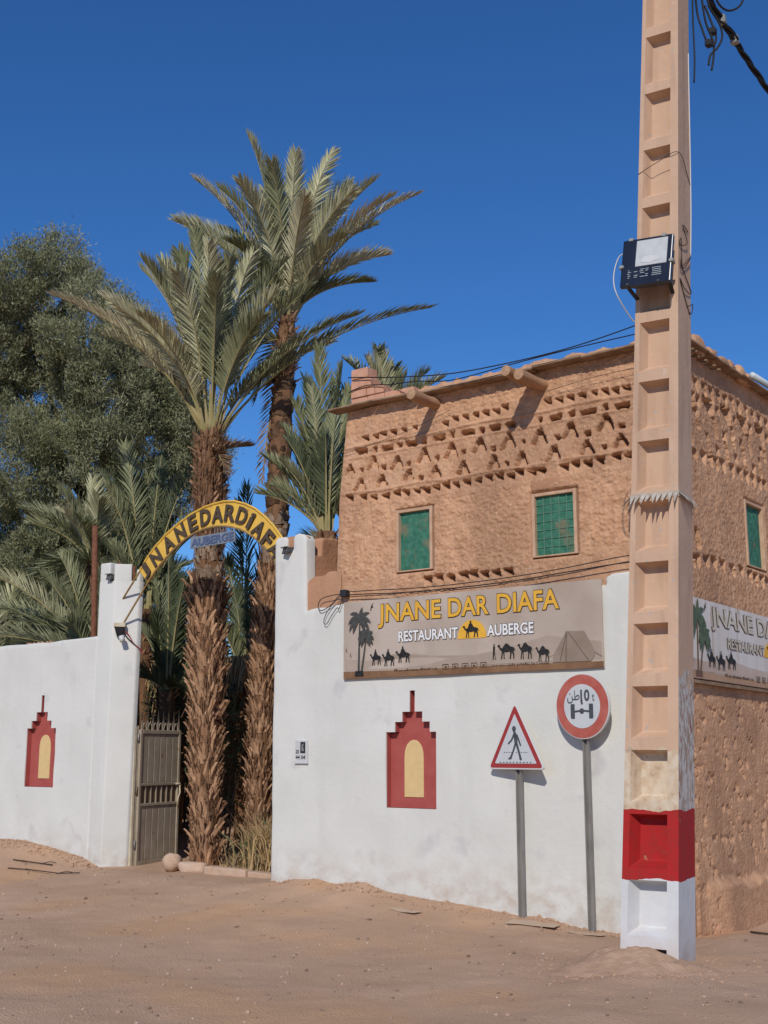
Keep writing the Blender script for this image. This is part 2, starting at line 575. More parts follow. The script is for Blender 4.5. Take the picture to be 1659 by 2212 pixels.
def text2d(body, fat=0.0, ext=0.0):
    key = (body, fat, ext)
    if key in TXT:
        return TXT[key]
    c = bpy.data.curves.new('lettering', 'FONT')
    c.body = body
    c.offset = fat
    c.extrude = ext
    c.resolution_u = 3
    o = bpy.data.objects.new('lettering', c)
    COL.objects.link(o)
    dg = bpy.context.evaluated_depsgraph_get()
    me = bpy.data.meshes.new_from_object(o.evaluated_get(dg))
    v = np.array([p.co[:] for p in me.vertices])
    f = [tuple(p.vertices) for p in me.polygons]
    bpy.data.objects.remove(o)
    bpy.data.curves.remove(c)
    bpy.data.meshes.remove(me)
    TXT[key] = (v, f)
    return TXT[key]


def text_on(name, body, m, parent, fn, u0, u1, w0, w1, d, fat=0.0, ext=0.0, ref=None, cap=False):
    """Lettering fitted to the rectangle u0..u1, w0..w1 of a surface; fn(u, w, d) maps to the place."""
    v, f = text2d(body, fat, ext)
    rv = text2d(body, ref, 0.0)[0] if ref is not None else v
    lo, hi = rv[:, :2].min(0), rv[:, :2].max(0)
    if cap:
        hv = text2d('H', ref or fat, 0.0)[0]
        lo[1], hi[1] = hv[:, 1].min(), hv[:, 1].max()
    su = (u1 - u0) / (hi[0] - lo[0])
    sw = (w1 - w0) / (hi[1] - lo[1])
    p = [fn(u0 + (a[0] - lo[0]) * su, w0 + (a[1] - lo[1]) * sw, d + a[2] * su) for a in v]
    return obj(name, p, f, m, parent)


for b_, ft in (('JNANE', .0), ('RESTAURANT', .0)):
    text2d(b_, ft)

# ---------------------------------------------------------------- noise helpers
def hash2(ix, iy, seed):
    h = np.sin(ix * 127.1 + iy * 311.7 + seed * 74.7) * 43758.5453
    return h - np.floor(h)


def vnoise(x, y, s, seed=0):
    x, y = x / s, y / s
    ix, iy = np.floor(x), np.floor(y)
    fx, fy = x - ix, y - iy
    fx, fy = fx * fx * (3 - 2 * fx), fy * fy * (3 - 2 * fy)
    a, b = hash2(ix, iy, seed), hash2(ix + 1, iy, seed)
    c, d = hash2(ix, iy + 1, seed), hash2(ix + 1, iy + 1, seed)
    return (a + (b - a) * fx) * (1 - fy) + (c + (d - c) * fx) * fy


def flakes(x, y, s, seed=0):
    """Tilted clods: nearest jittered cell, each with its own height and slope."""
    x, y = x / s, y / s
    ix, iy = np.floor(x), np.floor(y)
    best = np.full(x.shape, 9e9)
    second = np.full(x.shape, 9e9)
    val = np.zeros(x.shape)
    for dx in (-1, 0, 1):
        for dy in (-1, 0, 1):
            cx, cy = ix + dx, iy + dy
            px, py = cx + hash2(cx, cy, seed), cy + hash2(cx, cy, seed + 1)
            d = (x - px) ** 2 + ((y - py) * 1.25) ** 2
            h = hash2(cx, cy, seed + 2) + (x - px) * (hash2(cx, cy, seed + 3) - .5) * 1.1 + (y - py) * (hash2(cx, cy, seed + 4) - .5) * 1.6
            nb = d < best
            second = np.where(nb, best, np.minimum(second, d))
            val = np.where(nb, h, val)
            best = np.where(nb, d, best)
    edge = np.clip((np.sqrt(second) - np.sqrt(best)) * 4, 0, 1)
    return val * edge


def smooth(a, b, x):
    t = np.clip((x - a) / (b - a), 0, 1)
    return t * t * (3 - 2 * t)


# ================================================================= GROUND
BX = [-40, -18, -14.9, -14.41, -13.95, -13.55, -13.02, -12.65, -12.35, -11.81, -9.44, -9.25, -9.1, -8.75, -8.51, -8.1, -7.82, -7.48, -7.09, -6.6, -6.19, -5.88, -5.47, -5.17, -4.3, 30]
BZ = [.45, .45, .42, .40, .44, .41, .33, .28, .18, .19, .17, .16, .21, .235, .19, .235, .18, .15, .12, .08, .05, .045, .01, -.01, .0, -.05]


def ground_z(x, y):
    x, y = np.asarray(x, float), np.asarray(y, float)
    b = np.interp(x, BX, BZ)
    near = np.interp(x, [-40, -12.4, -11.8, -9.5, -9.1, 30], [1, 1, 0, 0, 1, 1])
    far_f = 1 - smooth(0.0, 3.2, -y)
    bank = np.exp(-np.clip(-y, 0, 9) / 0.55)
    gate = 0.17
    bb = b * near + gate * (1 - near)
    z = bb * (0.55 * far_f + 0.45 * np.where(y < 0, bank * near + far_f * (1 - near), 1))
    z = np.where(x > -4.4, z * (1 - smooth(0, .4, x + 4.4)) + np.interp(y, [-9, -.3, .2, .8, 1.5, 9], [0, .04, .045, .0, -.06, -.1]) * smooth(0, .4, x + 4.4), z)
    # heap of earth round the foot of the concrete pole
    r3 = ((x + 3.95) / .8) ** 2 + ((y + 1.8) / .65) ** 2
    z = z + 0.03 * np.exp(-r3 ** 2)
    rough = (vnoise(x, y, .9, 5) - .5) * .04 + (vnoise(x * .6 + y * .8, y * .6 - x * .8, .42, 15) - .5) * .018 + (vnoise(x, y, .23, 6) - .5) * .016 + (vnoise(x, y, .07, 7) - .5) * .008
    rut = np.sin((x * .45 + y * .9) * 2.6) * .005 * smooth(-.6, -2.0, y)
    return z + (rough + rut) * np.exp(-np.maximum(0, np.hypot(x + 7, y + 2) - 11) / 6)


def ground():
    xs = np.concatenate([-np.geomspace(1200, 17, 26), np.arange(-16.5, -1.6, .045), np.geomspace(0.2, 1200, 30) - 1.75])
    ys = np.concatenate([-np.geomspace(1200, 8, 26), np.arange(-7.2, 2.2, .045), np.geomspace(.2, 1200, 28) + 2.05])
    gx, gy = np.meshgrid(xs, ys)
    gz = ground_z(gx, gy)
    v = np.stack([gx.ravel(), gy.ravel(), gz.ravel()], 1)
    nx, ny = len(xs), len(ys)
    i = np.arange((ny - 1) * (nx - 1))
    a = (i // (nx - 1)) * nx + i % (nx - 1)
    f = np.stack([a, a + 1, a + 1 + nx, a + nx], 1).tolist()
    me = raw_mesh('ground', v, f, 'ground', True)
    o = bpy.data.objects.new('ground', me)
    link(o)
    tag(o, 'pale brown packed dirt of the street and yard', 'ground', kind='structure')


ground()

def earth_heap():
    n, m_ = 64, 26
    V, F = [], []
    for j in range(m_ + 1):
        for i in range(n):
            a = 2 * math.pi * i / n
            q = j / m_
            rr_ = q * (1 + .13 * math.sin(a * 3 + 1) + .08 * math.sin(a * 5))
            x_, y_ = -4.20 + .62 * rr_ * math.cos(a), -1.88 + .50 * rr_ * math.sin(a)
            h = .125 * (1 - smooth(.10, 1.0, q)) + .010 * (1 - q)
            h += (float(vnoise(np.array(x_), np.array(y_), .11, 91)) - .5) * .045 * (1 - q) + (float(vnoise(np.array(x_), np.array(y_), .04, 92)) - .5) * .024
            V.append((x_, y_, float(ground_z(x_, y_)) + h - .012 * smooth(.9, 1, q)))
    for j in range(m_):
        for i in range(n):
            F.append((j * n + i, j * n + (i + 1) % n, (j + 1) * n + (i + 1) % n, (j + 1) * n + i))
    o = obj('earth_heap', V, F, 'earth_clod', None, True)
    tag(o, 'low heap of sandy earth round the foot of the concrete pole', 'earth heap')


earth_heap()

# ================================================================= WHITE WALLS
def in_poly(px, py, poly):
    c = np.zeros(px.shape, bool)
    n = len(poly)
    for i in range(n):
        x0, y0 = poly[i]
        x1, y1 = poly[(i + 1) % n]
        if y0 == y1:
            continue
        t = ((y0 > py) != (y1 > py)) & (px < (x1 - x0) * (py - y0) / (y1 - y0) + x0)
        c ^= t
    return c


def dist_poly(px, py, poly):
    d = np.full(px.shape, 9e9)
    n = len(poly)
    for i in range(n):
        a, b = np.array(poly[i]), np.array(poly[(i + 1) % n])
        ab = b - a
        t = np.clip(((px - a[0]) * ab[0] + (py - a[1]) * ab[1]) / max(ab @ ab, 1e-12), 0, 1)
        d = np.minimum(d, np.hypot(px - a[0] - t * ab[0], py - a[1] - t * ab[1]))
    return d


def densify(poly, step):
    out = []
    n = len(poly)
    for i in range(n):
        a, b = np.array(poly[i], float), np.array(poly[(i + 1) % n], float)
        k = max(1, int(math.ceil(np.hypot(*(b - a)) / step)))
        for j in range(k):
            out.append(tuple(a + (b - a) * j / k))
    return out


def plaster_slab(name, outer, holes, thick, m, parent, step=0.06, amp=0.012, rad=0.022, seed=1, y0=0.0, hole_depth=0.09):
    """Hand-plastered slab in the X-Z plane: uneven face, worn round edges, niches cut through the face."""
    outer_d = densify(outer, step * .7)
    holes_d = [densify(h, step * .6) for h in holes]
    xs = [p[0] for p in outer]
    zs = [p[1] for p in outer]
    gx, gz = np.meshgrid(np.arange(min(xs), max(xs), step), np.arange(min(zs), max(zs), step))
    gx, gz = gx.ravel() + (hash2(gx.ravel(), gz.ravel(), 3) - .5) * step * .3, gz.ravel()
    keep = in_poly(gx, gz, outer_d)
    dd = dist_poly(gx, gz, outer_d)
    for h in holes_d:
        keep &= ~in_poly(gx, gz, h)
        dd = np.minimum(dd, dist_poly(gx, gz, h))
    keep &= dd > step * .45
    pts = []
    edges = []
    for loop in [outer_d] + holes_d:
        k = len(pts)
        pts += loop
        edges += [(k + i, k + (i + 1) % len(loop)) for i in range(len(loop))]
    nb = len(pts)
    # ring a little inside the outer edge so that the rounding has something to bend
    o_arr = np.array(outer_d)
    nxt, prv = np.roll(o_arr, -1, 0), np.roll(o_arr, 1, 0)
    t = nxt - prv
    t /= np.maximum(np.hypot(t[:, 0], t[:, 1])[:, None], 1e-9)
    nrm = np.stack([-t[:, 1], t[:, 0]], 1)
    for off in (rad * .35, rad):
        for s in (1, -1):
            q = o_arr + nrm * off * s
            ok = in_poly(q[:, 0], q[:, 1], outer_d) & (dist_poly(q[:, 0], q[:, 1], outer_d) > off * .8)
            pts += [tuple(p) for p in q[ok]]
    pts += list(zip(gx[keep], gz[keep]))
    r = delaunay_2d_cdt([Vector((float(a), float(b))) for a, b in pts], edges, [], 0, 1e-5)
    P = np.array([v[:] for v in r[0]])
    T = np.array(r[2])
    c = P[T].mean(1)
    ok = in_poly(c[:, 0], c[:, 1], outer_d)
    for h in holes_d:
        ok &= ~in_poly(c[:, 0], c[:, 1], h)
    T = T[ok]
    do = dist_poly(P[:, 0], P[:, 1], outer_d)
    y = (vnoise(P[:, 0], P[:, 1], .8, seed) - .5) * amp * 1.6 + (vnoise(P[:, 0], P[:, 1], .22, seed + 1) - .5) * amp * .7
    e = np.clip(rad - do, 0, rad)
    y = y + (rad - np.sqrt(np.maximum(rad * rad - e * e, 0)))
    V = [(float(p[0]), y0 + float(yy), float(p[1])) for p, yy in zip(P, y)]
    # where did the boundary loops go
    F = [tuple(int(i) for i in tri) for tri in T]
    from collections import Counter
    ec = Counter()
    for a, b, d in F:
        for q in ((a, b), (b, d), (d, a)):
            ec[tuple(sorted(q))] += 1
    back = {}

    def bk(i, depth):
        if (i, depth) not in back:
            back[(i, depth)] = len(V)
            V.append((V[i][0], y0 + depth, V[i][2]))
        return back[(i, depth)]
    for (a, b), k in ec.items():
        if k == 1:
            mid = np.array([(V[a][0] + V[b][0]) / 2]), np.array([(V[a][2] + V[b][2]) / 2])
            is_out = dist_poly(mid[0], mid[1], outer_d)[0] < 1e-3
            dp = thick if is_out else hole_depth
            F.append((a, b, bk(b, dp), bk(a, dp)))
    o = obj(name, V, F, m, parent)
    bm = bmesh.new()
    bm.from_mesh(o.data)
    bmesh.ops.recalc_face_normals(bm, faces=bm.faces)
    n_out = sum(1 for f in bm.faces if f.normal.y < -.5)
    n_in = sum(1 for f in bm.faces if f.normal.y > .5)
    if n_in > n_out:
        bmesh.ops.reverse_faces(bm, faces=bm.faces)
    bm.to_mesh(o.data)
    bm.free()
    return sm(o)


def sharp(o, ang=50):
    o.data.polygons.foreach_set('use_smooth', [True] * len(o.data.polygons))
    bm = bmesh.new()
    bm.from_mesh(o.data)
    for e in bm.edges:
        if len(e.link_faces) == 2 and e.calc_face_angle(0) > R(ang):
            e.smooth = False
    bm.to_mesh(o.data)
    bm.free()
    return o


def arch_poly(x0, x1, z0, zs, zt, n=12):
    cx = (x0 + x1) / 2
    rx = (x1 - x0) / 2
    p = [(x0, z0), (x1, z0)]
    for i in range(n + 1):
        a = math.pi * i / n
        p.append((cx + rx * math.cos(a), zs + (zt - zs) * math.sin(a) ** .85 if 0 < i < n else zs))
    return p


def niche(parent, poly, arch, back_y=0.085):
    r = MB()
    r.prism(poly_grow(poly, .012), lambda u, w, d: (u, back_y + d, w), .03)
    red = r.build('niche_back', 'niche_red', parent)
    # red lining of the recess
    l = MB()
    n = len(poly)
    for i in range(n):
        a, b = poly[i], poly[(i + 1) % n]
        c = np.mean(poly, 0)
        ia = (a[0] + (c[0] - a[0]) * .004, a[1] + (c[1] - a[1]) * .004)
        ib = (b[0] + (c[0] - b[0]) * .004, b[1] + (c[1] - b[1]) * .004)
        l.add([(ia[0], .014, ia[1]), (ib[0], .014, ib[1]), (ib[0], back_y + .004, ib[1]), (ia[0], back_y + .004, ia[1])], [(0, 1, 2, 3)])
    l.build('niche_lining', 'niche_red', red)
    y = MB()
    y.prism(arch, lambda u, w, d: (u, back_y - .010 + d, w), .02)
    o = y.build('blind_arch', 'niche_yellow', red)
    bevel(o, .005, 2)
    return red


def poly_grow(poly, g):
    c = np.mean(poly, 0)
    return [(p[0] + (g if p[0] > c[0] else -g), p[1] + (g if p[1] > c[1] else -g)) for p in poly]


def stepped(x0, x1, z0, zs, cx, steps, spire_w, zt):
    """Stepped outline with a thin spire; steps = [(half width, z top)...] from bottom to top."""
    right = [(x1, z0), (x1, zs)]
    left = [(x0, zs), (x0, z0)]
    rr, ll = [], []
    for hw, z in steps:
        pz = (rr[-1][1] if rr else zs)
        rr += [(cx + hw, pz), (cx + hw, z)]
        ll += [(cx - hw, pz), (cx - hw, z)]
    lz = rr[-1][1]
    rr += [(cx + spire_w, lz), (cx + spire_w, zt)]
    ll += [(cx - spire_w, lz), (cx - spire_w, zt)]
    return right + rr + ll[::-1] + left


# right-hand wall with the gate pillar at its end
rw = thing('boundary_wall', 'whitewashed wall with a tall notched gate pillar, under the long painted banner', 'wall', (-7, 0, 0), kind='thing')
n1 = stepped(-7.815, -7.17, 1.015, 1.795, -7.475, [(.225, 1.90), (.13, 2.005)], .033, 2.225)
rng = random.Random(4)
top = [(-4.64, 3.285), (-5.12, 3.262), (-5.185, 3.235), (-5.19, 3.16)]
top += [(-8.375, 3.16), (-8.378, 3.235)]
for i in range(9):
    top.append((-8.42 - i * .06, 3.222 - i * .006 + rng.uniform(-.012, .012)))
top += [(-8.948, 3.165), (-8.965, 4.01), (-9.0, 4.058), (-9.08, 4.082), (-9.14, 4.07), (-9.163, 4.03), (-9.165, 3.90), (-9.255, 3.885),
        (-9.258, 4.03), (-9.285, 4.062), (-9.41, 4.064), (-9.447, 4.02), (-9.44, 2.0), (-9.44, -.25)]
outer = [(-9.44, -.25), (-4.64, -.25)] + top[:-1]
plaster_slab('wall_body', outer, [n1], .15, 'whitewash', rw, seed=11)
sharp(rw.children[0], 55)
pc = [(.02, -.25), (.60, -.25), (.60, 4.07), (.575, 4.09), (.30, 4.06), (.275, 4.02), (.262, 3.845), (.175, 3.84), (.16, 3.95), (.105, 3.99), (.095, 4.045), (.02, 4.06)]
core_o = plaster_slab('pillar_core', pc, [], .46, 'mud_smooth', rw, step=.05, amp=.02, rad=.03, seed=78)
sharp(core_o, 55)
for v_ in core_o.data.vertices:      # turned so that it faces along the street
    wx, wy, wz = v_.co + ORG[rw]
    v_.co = Vector((-8.962 - wy, wx, wz)) - ORG[rw]
core_o.data.flip_normals()
cf = MB()
cf.box(-9.438, -8.97, .10, .56, -.2, 3.83)
cf.build('pillar_fill', 'mud_smooth', rw)
niche(rw, n1, arch_poly(-7.632, -7.386, 1.125, 1.52, 1.715))

# left-hand wall
lw = thing('boundary_wall', 'lower whitewashed wall left of the gate, tamarisk and palms showing over it', 'wall', (-14.5, 0, 0), kind='thing')
n2 = stepped(-13.95, -13.33, 1.125, 1.90, -13.645, [(.215, 2.0), (.12, 2.115)], .03, 2.34)
topl = [(-12.56, 3.085), (-12.9, 3.075), (-13.3, 3.07), (-13.6, 3.05), (-13.8, 3.062), (-14.1, 3.055), (-14.5, 3.062), (-15.2, 3.03), (-15.8, 3.05), (-18.0, 3.04)]
plaster_slab('wall_body', [(-18.0, -.2), (-12.56, -.2)] + topl, [n2], .34, 'whitewash', lw, seed=23)
sharp(lw.children[0], 55)
niche(lw, n2, arch_poly(-13.76, -13.525, 1.235, 1.64, 1.815))
# crumbs of mud that show along the top of the left wall
cr = MB()
for i in range(7):
    x = -13.7 - i * .09 + rng.uniform(-.03, .03)
    cr.tube([(x, .1, 3.05), (x + .05, .1, 3.068), (x + .11, .1, 3.05)], [.012, .022, .01], 5)
cr.build('mud_crust', 'mud_smooth', lw)

# gate tower on the left
tw = thing('gate_tower', 'white notched gate tower with a splayed face, left of the open gate', 'gate tower', (-12.3, .2, 0))


def tower_block(fp, z0, z1, name, parent, bw=.02, lean=0.0):
    n = len(fp)
    v = [(x + lean * z0, y, z0) for x, y in fp] + [(x + lean * z1, y, z1) for x, y in fp]
    f = [tuple(range(n - 1, -1, -1)), tuple(range(n, 2 * n))] + [(i, (i + 1) % n, (i + 1) % n + n, i + n) for i in range(n)]
    o = obj(name, v, f, 'whitewash', parent)
    bevel(o, bw, 3)
    return sharp(o, 60)


LN = 0.016


def tower_body():
    lo = [(-12.56, 0.0), (-12.325, 0.0), (-12.10, .225), (-12.10, .30), (-12.56, .30)]
    hi = [(-12.585, 0.0), (-12.262, 0.0), (-12.037, .225), (-12.037, .30), (-12.585, .30)]
    n = 5
    v = [(x, y, -.2) for x, y in lo] + [(x, y, 3.80) for x, y in hi]
    f = [(4, 3, 2, 1, 0), (5, 6, 7, 8, 9)] + [(i, (i + 1) % n, (i + 1) % n + n, i + n) for i in range(n)]
    o = obj('tower_body', v, f, 'whitewash', tw)
    bevel(o, .02, 3)
    return sharp(o, 60)


tower_body()
tower_block([(-12.582, .003), (-12.385, .003), (-12.385, .14), (-12.582, .14)], 3.70, 4.05, 'merlon', tw, .025)
tower_block([(-12.305, .003), (-12.262, .003), (-12.115, .148), (-12.19, .225), (-12.305, .14)], 3.70, 4.02, 'merlon', tw, .02)
tower_block([(-12.066, .194), (-12.039, .222), (-12.039, .285), (-12.14, .285), (-12.14, .25)], 3.70, 3.95, 'merlon', tw, .012)
tower_block([(-12.58, .20), (-12.36, .20), (-12.36, .298), (-12.58, .298)], 3.70, 3.98, 'merlon', tw, .022)

# ================================================================= BUILDING
bd = thing('mud_building', 'two-storey mud building with rows of niches under the roof, behind the banner', 'building', (-6.4, 2, 0))


def XL(z):
    return np.interp(z, [0, 3.6, 4.4, 5.46], [-8.56, -8.535, -8.515, -8.41])


def XC(z):
    return -4.435 + .012 * z


def YF(z):
    return .03 + .012 * (z - 3.0)


row1 = [(-8.15, 5.08), (-8.0, 5.08), (-7.9, 5.09), (-7.76, 5.09), (-7.6, 5.09), (-7.46, 5.09), (-7.05, 5.06), (-6.93, 5.1), (-6.79, 5.1), (-6.66, 5.1), (-6.54, 5.1), (-6.41, 5.1), (-6.3, 5.12), (-5.79, 5.1), (-5.66, 5.09), (-5.53, 5.09), (-5.4, 5.09), (-5.27, 5.09), (-5.15, 5.09), (-5.03, 5.07), (-4.92, 5.08), (-4.79, 5.08), (-4.66, 5.09)]
row2 = [(-8.2, 4.94, .18), (-8.01, 4.93, .055), (-7.84, 4.92, .16), (-7.67, 4.93, .09), (-7.51, 4.92, .17), (-7.33, 4.92, .065), (-7.13, 4.93, .16), (-6.96, 4.94, .06), (-6.77, 4.93, .18), (-6.59, 4.93, .07), (-6.43, 4.93, .15), (-6.24, 4.93, .11), (-5.89, 4.92, .06), (-5.7, 4.91, .15), (-5.52, 4.92, .08), (-5.34, 4.91, .18), (-5.15, 4.92, .07), (-4.97, 4.91, .16), (-4.76, 4.92, .08)]
chev1 = [(-8.37, 4.78, .07), (-8.03, 4.83, .10), (-7.69, 4.79, .11), (-7.33, 4.82, .12), (-6.97, 4.82, .12), (-6.61, 4.82, .11), (-6.26, 4.81, .12), (-5.89, 4.80, .12), (-5.54, 4.81, .12), (-5.15, 4.83, .12), (-4.78, 4.82, .12)]
dots1 = [(-8.2, 4.72), (-7.89, 4.7), (-7.54, 4.7), (-7.16, 4.7), (-6.82, 4.72), (-6.45, 4.7), (-6.08, 4.72), (-5.69, 4.7), (-5.35, 4.69), (-4.98, 4.71)]
chev2 = [(-8.22, 4.6, .10), (-7.91, 4.6, .09), (-7.54, 4.61, .09), (-7.18, 4.6, .10), (-6.82, 4.6, .10), (-6.44, 4.6, .10), (-6.11, 4.59, .09), (-5.73, 4.6, .11), (-5.36, 4.6, .10), (-4.99, 4.61, .10), (-4.66, 4.6, .10)]
dots2 = [(-7.38, 4.51), (-6.28, 4.51), (-5.17, 4.52)]
row5 = [(-8.36, 4.41), (-8.17, 4.39), (-8.02, 4.37), (-7.86, 4.37), (-7.7, 4.38), (-7.58, 4.37), (-7.43, 4.37), (-7.31, 4.36), (-7.18, 4.37), (-7.05, 4.38), (-6.92, 4.37), (-6.78, 4.38), (-6.64, 4.38), (-6.51, 4.39), (-6.38, 4.39), (-6.25, 4.37), (-6.14, 4.4), (-5.99, 4.38), (-5.88, 4.38), (-5.62, 4.38), (-5.5, 4.39), (-5.36, 4.38), (-5.22, 4.39), (-5.05, 4.4), (-4.92, 4.39), (-4.79, 4.39), (-4.66, 4.39)]
row6 = [(-7.28, 3.38), (-7.14, 3.39), (-6.99, 3.38), (-6.83, 3.39), (-6.71, 3.39), (-6.57, 3.38), (-6.43, 3.38), (-6.29, 3.38)]
HD = 0.19


def cut(dep, d):
    return np.maximum(dep, d)


def box_hole(x, z, cx, cz, w, h, depth=HD, soft=.007):
    a = np.minimum(w / 2 - np.abs(x - cx), h / 2 - np.abs(z - cz))
    return depth * smooth(-soft * .3, soft, a)


def tri_hole(x, z, cx, cz, w, h, depth=HD):
    """Hole with a level top whose sill climbs to the left, as the slanting bricks leave it."""
    u = (x - cx) / w + .5
    lo = cz - h / 2 + h * np.clip(.75 - u * 1.0, 0, 1)
    a = np.minimum(np.minimum(x - (cx - w / 2), (cx + w / 2) - x), np.minimum(cz + h / 2 - z, z - lo))
    return depth * smooth(-.003, .006, a)


def chevron(x, z, cx, zt, h, depth=HD):
    t = (zt - z)
    left = np.abs(x - (cx - t * .52)) - .023
    right = np.abs(x - (cx + t * .42)) - .021
    a = np.minimum(-np.minimum(left, right), np.minimum(t, h - t) + .006)
    return depth * smooth(-.004, .005, a)


def heightfield(name, W, H, step, fn, place, m, parent):
    nu, nv = int(W / step) + 1, int(H / step) + 1
    u, v = np.meshgrid(np.linspace(0, 1, nu), np.linspace(0, 1, nv))
    P = place(u, v)
    d = fn(P, u, v)
    V = place(u, v, d).reshape(-1, 3)
    i = np.arange((nv - 1) * (nu - 1))
    a = (i // (nu - 1)) * nu + i % (nu - 1)
    F = np.stack([a, a + 1, a + 1 + nu, a + nu], 1).tolist()
    return obj(name, V, F, m, parent, smooth=True)


Z0F, Z1F = 2.95, 5.44


def place_front(u, v, d=0.0):
    z = Z0F + (Z1F - Z0F) * v
    x = XL(z) + (XC(z) - XL(z)) * u
    return np.stack([x, YF(z) + d, z], -1)


def relief_front(P, u, v):
    x, z = P[..., 0], P[..., 2]
    jx = x + (vnoise(x, z, .06, 31) - .5) * .020
    jz = z + (vnoise(x, z, .05, 32) - .5) * .020
    dep = np.zeros_like(x)
    k = 0
    for cx, cz in row1:
        k += 1
        dep = cut(dep, tri_hole(jx, jz, cx, cz, .075 + .025 * hash2(cx, cz, 1), .065, HD * (.6 + .4 * hash2(cx, cz, 2))))
    for cx, cz, w in row2:
        dep = cut(dep, box_hole(jx, jz, cx, cz, w, .062, HD))
    for cx, zt, h in chev1 + chev2:
        dep = cut(dep, chevron(jx, jz, cx, zt + .02, h + .03, HD * (.7 + .3 * hash2(cx, zt, 4))))
    for cx, cz in dots1 + dots2:
        dep = cut(dep, box_hole(jx, jz, cx, cz, .05 + .03 * hash2(cx, cz, 5), .05, HD * .9))
    for cx, cz in row5:
        dep = cut(dep, tri_hole(jx, jz, cx, cz, .10, .075))
    for cx, cz in row6:
        dep = cut(dep, tri_hole(jx, jz, cx, cz, .115, .085, .16))
    band = (z > 4.30) & (z < 5.16)
    cl = flakes(x, z, .052, 41) * .015 + flakes(x, z, .026, 51) * .009
    cl = np.where(band, cl * .55 + flakes(x, z, .10, 61) * .005, cl)
    smoothp = smooth(3.52, 3.40, z + (vnoise(x, z, .25, 71) - .5) * .25 - np.interp(x, [-8.6, -7.9, -7.6, -6.0, -5.5, -4.4], [.05, .0, -.22, -.22, .08, .12]))
    cl = cl * (1 - .8 * smoothp)
    ledges = .020 * smooth(.022, .0, np.abs(z - 5.005 + .01 * np.sin(x * 5))) + .018 * smooth(.025, .0, np.abs(z - 4.46 + .008 * np.sin(x * 7))) + .012 * smooth(.02, 0, np.abs(z - 4.87))
    out = dep * (1 - .15 * vnoise(x, z, .03, 3)) - cl - np.where(dep > .02, 0, ledges)
    # seats of the windows
    for x0, x1, z0, z1 in ((-7.715, -7.205, 3.485, 4.205), (-6.01, -5.475, 3.485, 4.175)):
        inside = (x > x0 - .02) & (x < x1 + .02) & (z > z0 - .02) & (z < z1 + .02)
        a = np.minimum(np.minimum(x - x0, x1 - x), np.minimum(z - z0, z1 - z))
        out = np.where(inside, out * (1 - smooth(-.02, .0, a)) + .06 * smooth(0, .012, a), out)
    edge = np.minimum(np.minimum(u, 1 - u) * 4.1, .05) / .05
    return out * smooth(0, 1, edge)


heightfield('front_wall', 4.15, Z1F - Z0F, .0115, relief_front, place_front, 'mud', bd)

# right-hand face of the building
row1r = [(0.25, 5.12), (0.45, 5.12), (0.65, 5.12), (0.84, 5.12), (1.02, 5.13), (1.21, 5.13), (1.4, 5.14), (1.58, 5.14), (1.8, 5.14), (2.0, 5.14), (2.2, 5.14), (2.4, 5.14)]
bigtri = [(0.28, 4.93), (0.75, 4.95), (1.21, 4.97), (1.67, 4.97), (2.18, 4.98), (2.6, 4.98)]
row2r = [(0.50, 4.97), (0.99, 4.97), (1.46, 4.97), (1.91, 4.98), (2.4, 4.98)]
slits = [(0.47, 4.78), (0.91, 4.78), (1.38, 4.78), (1.86, 4.80), (2.3, 4.80), (0.28, 4.58), (0.72, 4.57), (1.19, 4.59), (1.68, 4.61), (2.15, 4.6)]
dotsr = [(0.95, 4.55), (1.45, 4.57), (2.2, 4.79), (1.62, 4.76), (1.15, 4.74), (1.95, 4.55)]
row5r = [(0.17, 4.38), (0.35, 4.39), (0.56, 4.40), (0.74, 4.41), (0.89, 4.41), (1.07, 4.42), (1.31, 4.42), (1.53, 4.42), (1.72, 4.42), (1.91, 4.42), (2.1, 4.42), (2.26, 4.42), (2.5, 4.42)]
row6r = [(0.19, 3.35), (0.32, 3.36), (0.54, 3.38), (0.73, 3.38), (0.94, 3.39), (1.2, 3.37), (1.44, 3.38), (1.68, 3.36), (1.84, 3.35), (2.03, 3.35), (2.2, 3.35)]


def place_side(u, v, d=0.0):
    z = -.25 + 5.69 * v
    y = YF(z) + (3.4 - YF(z)) * u
    return np.stack([XC(z) - d, y, z], -1)


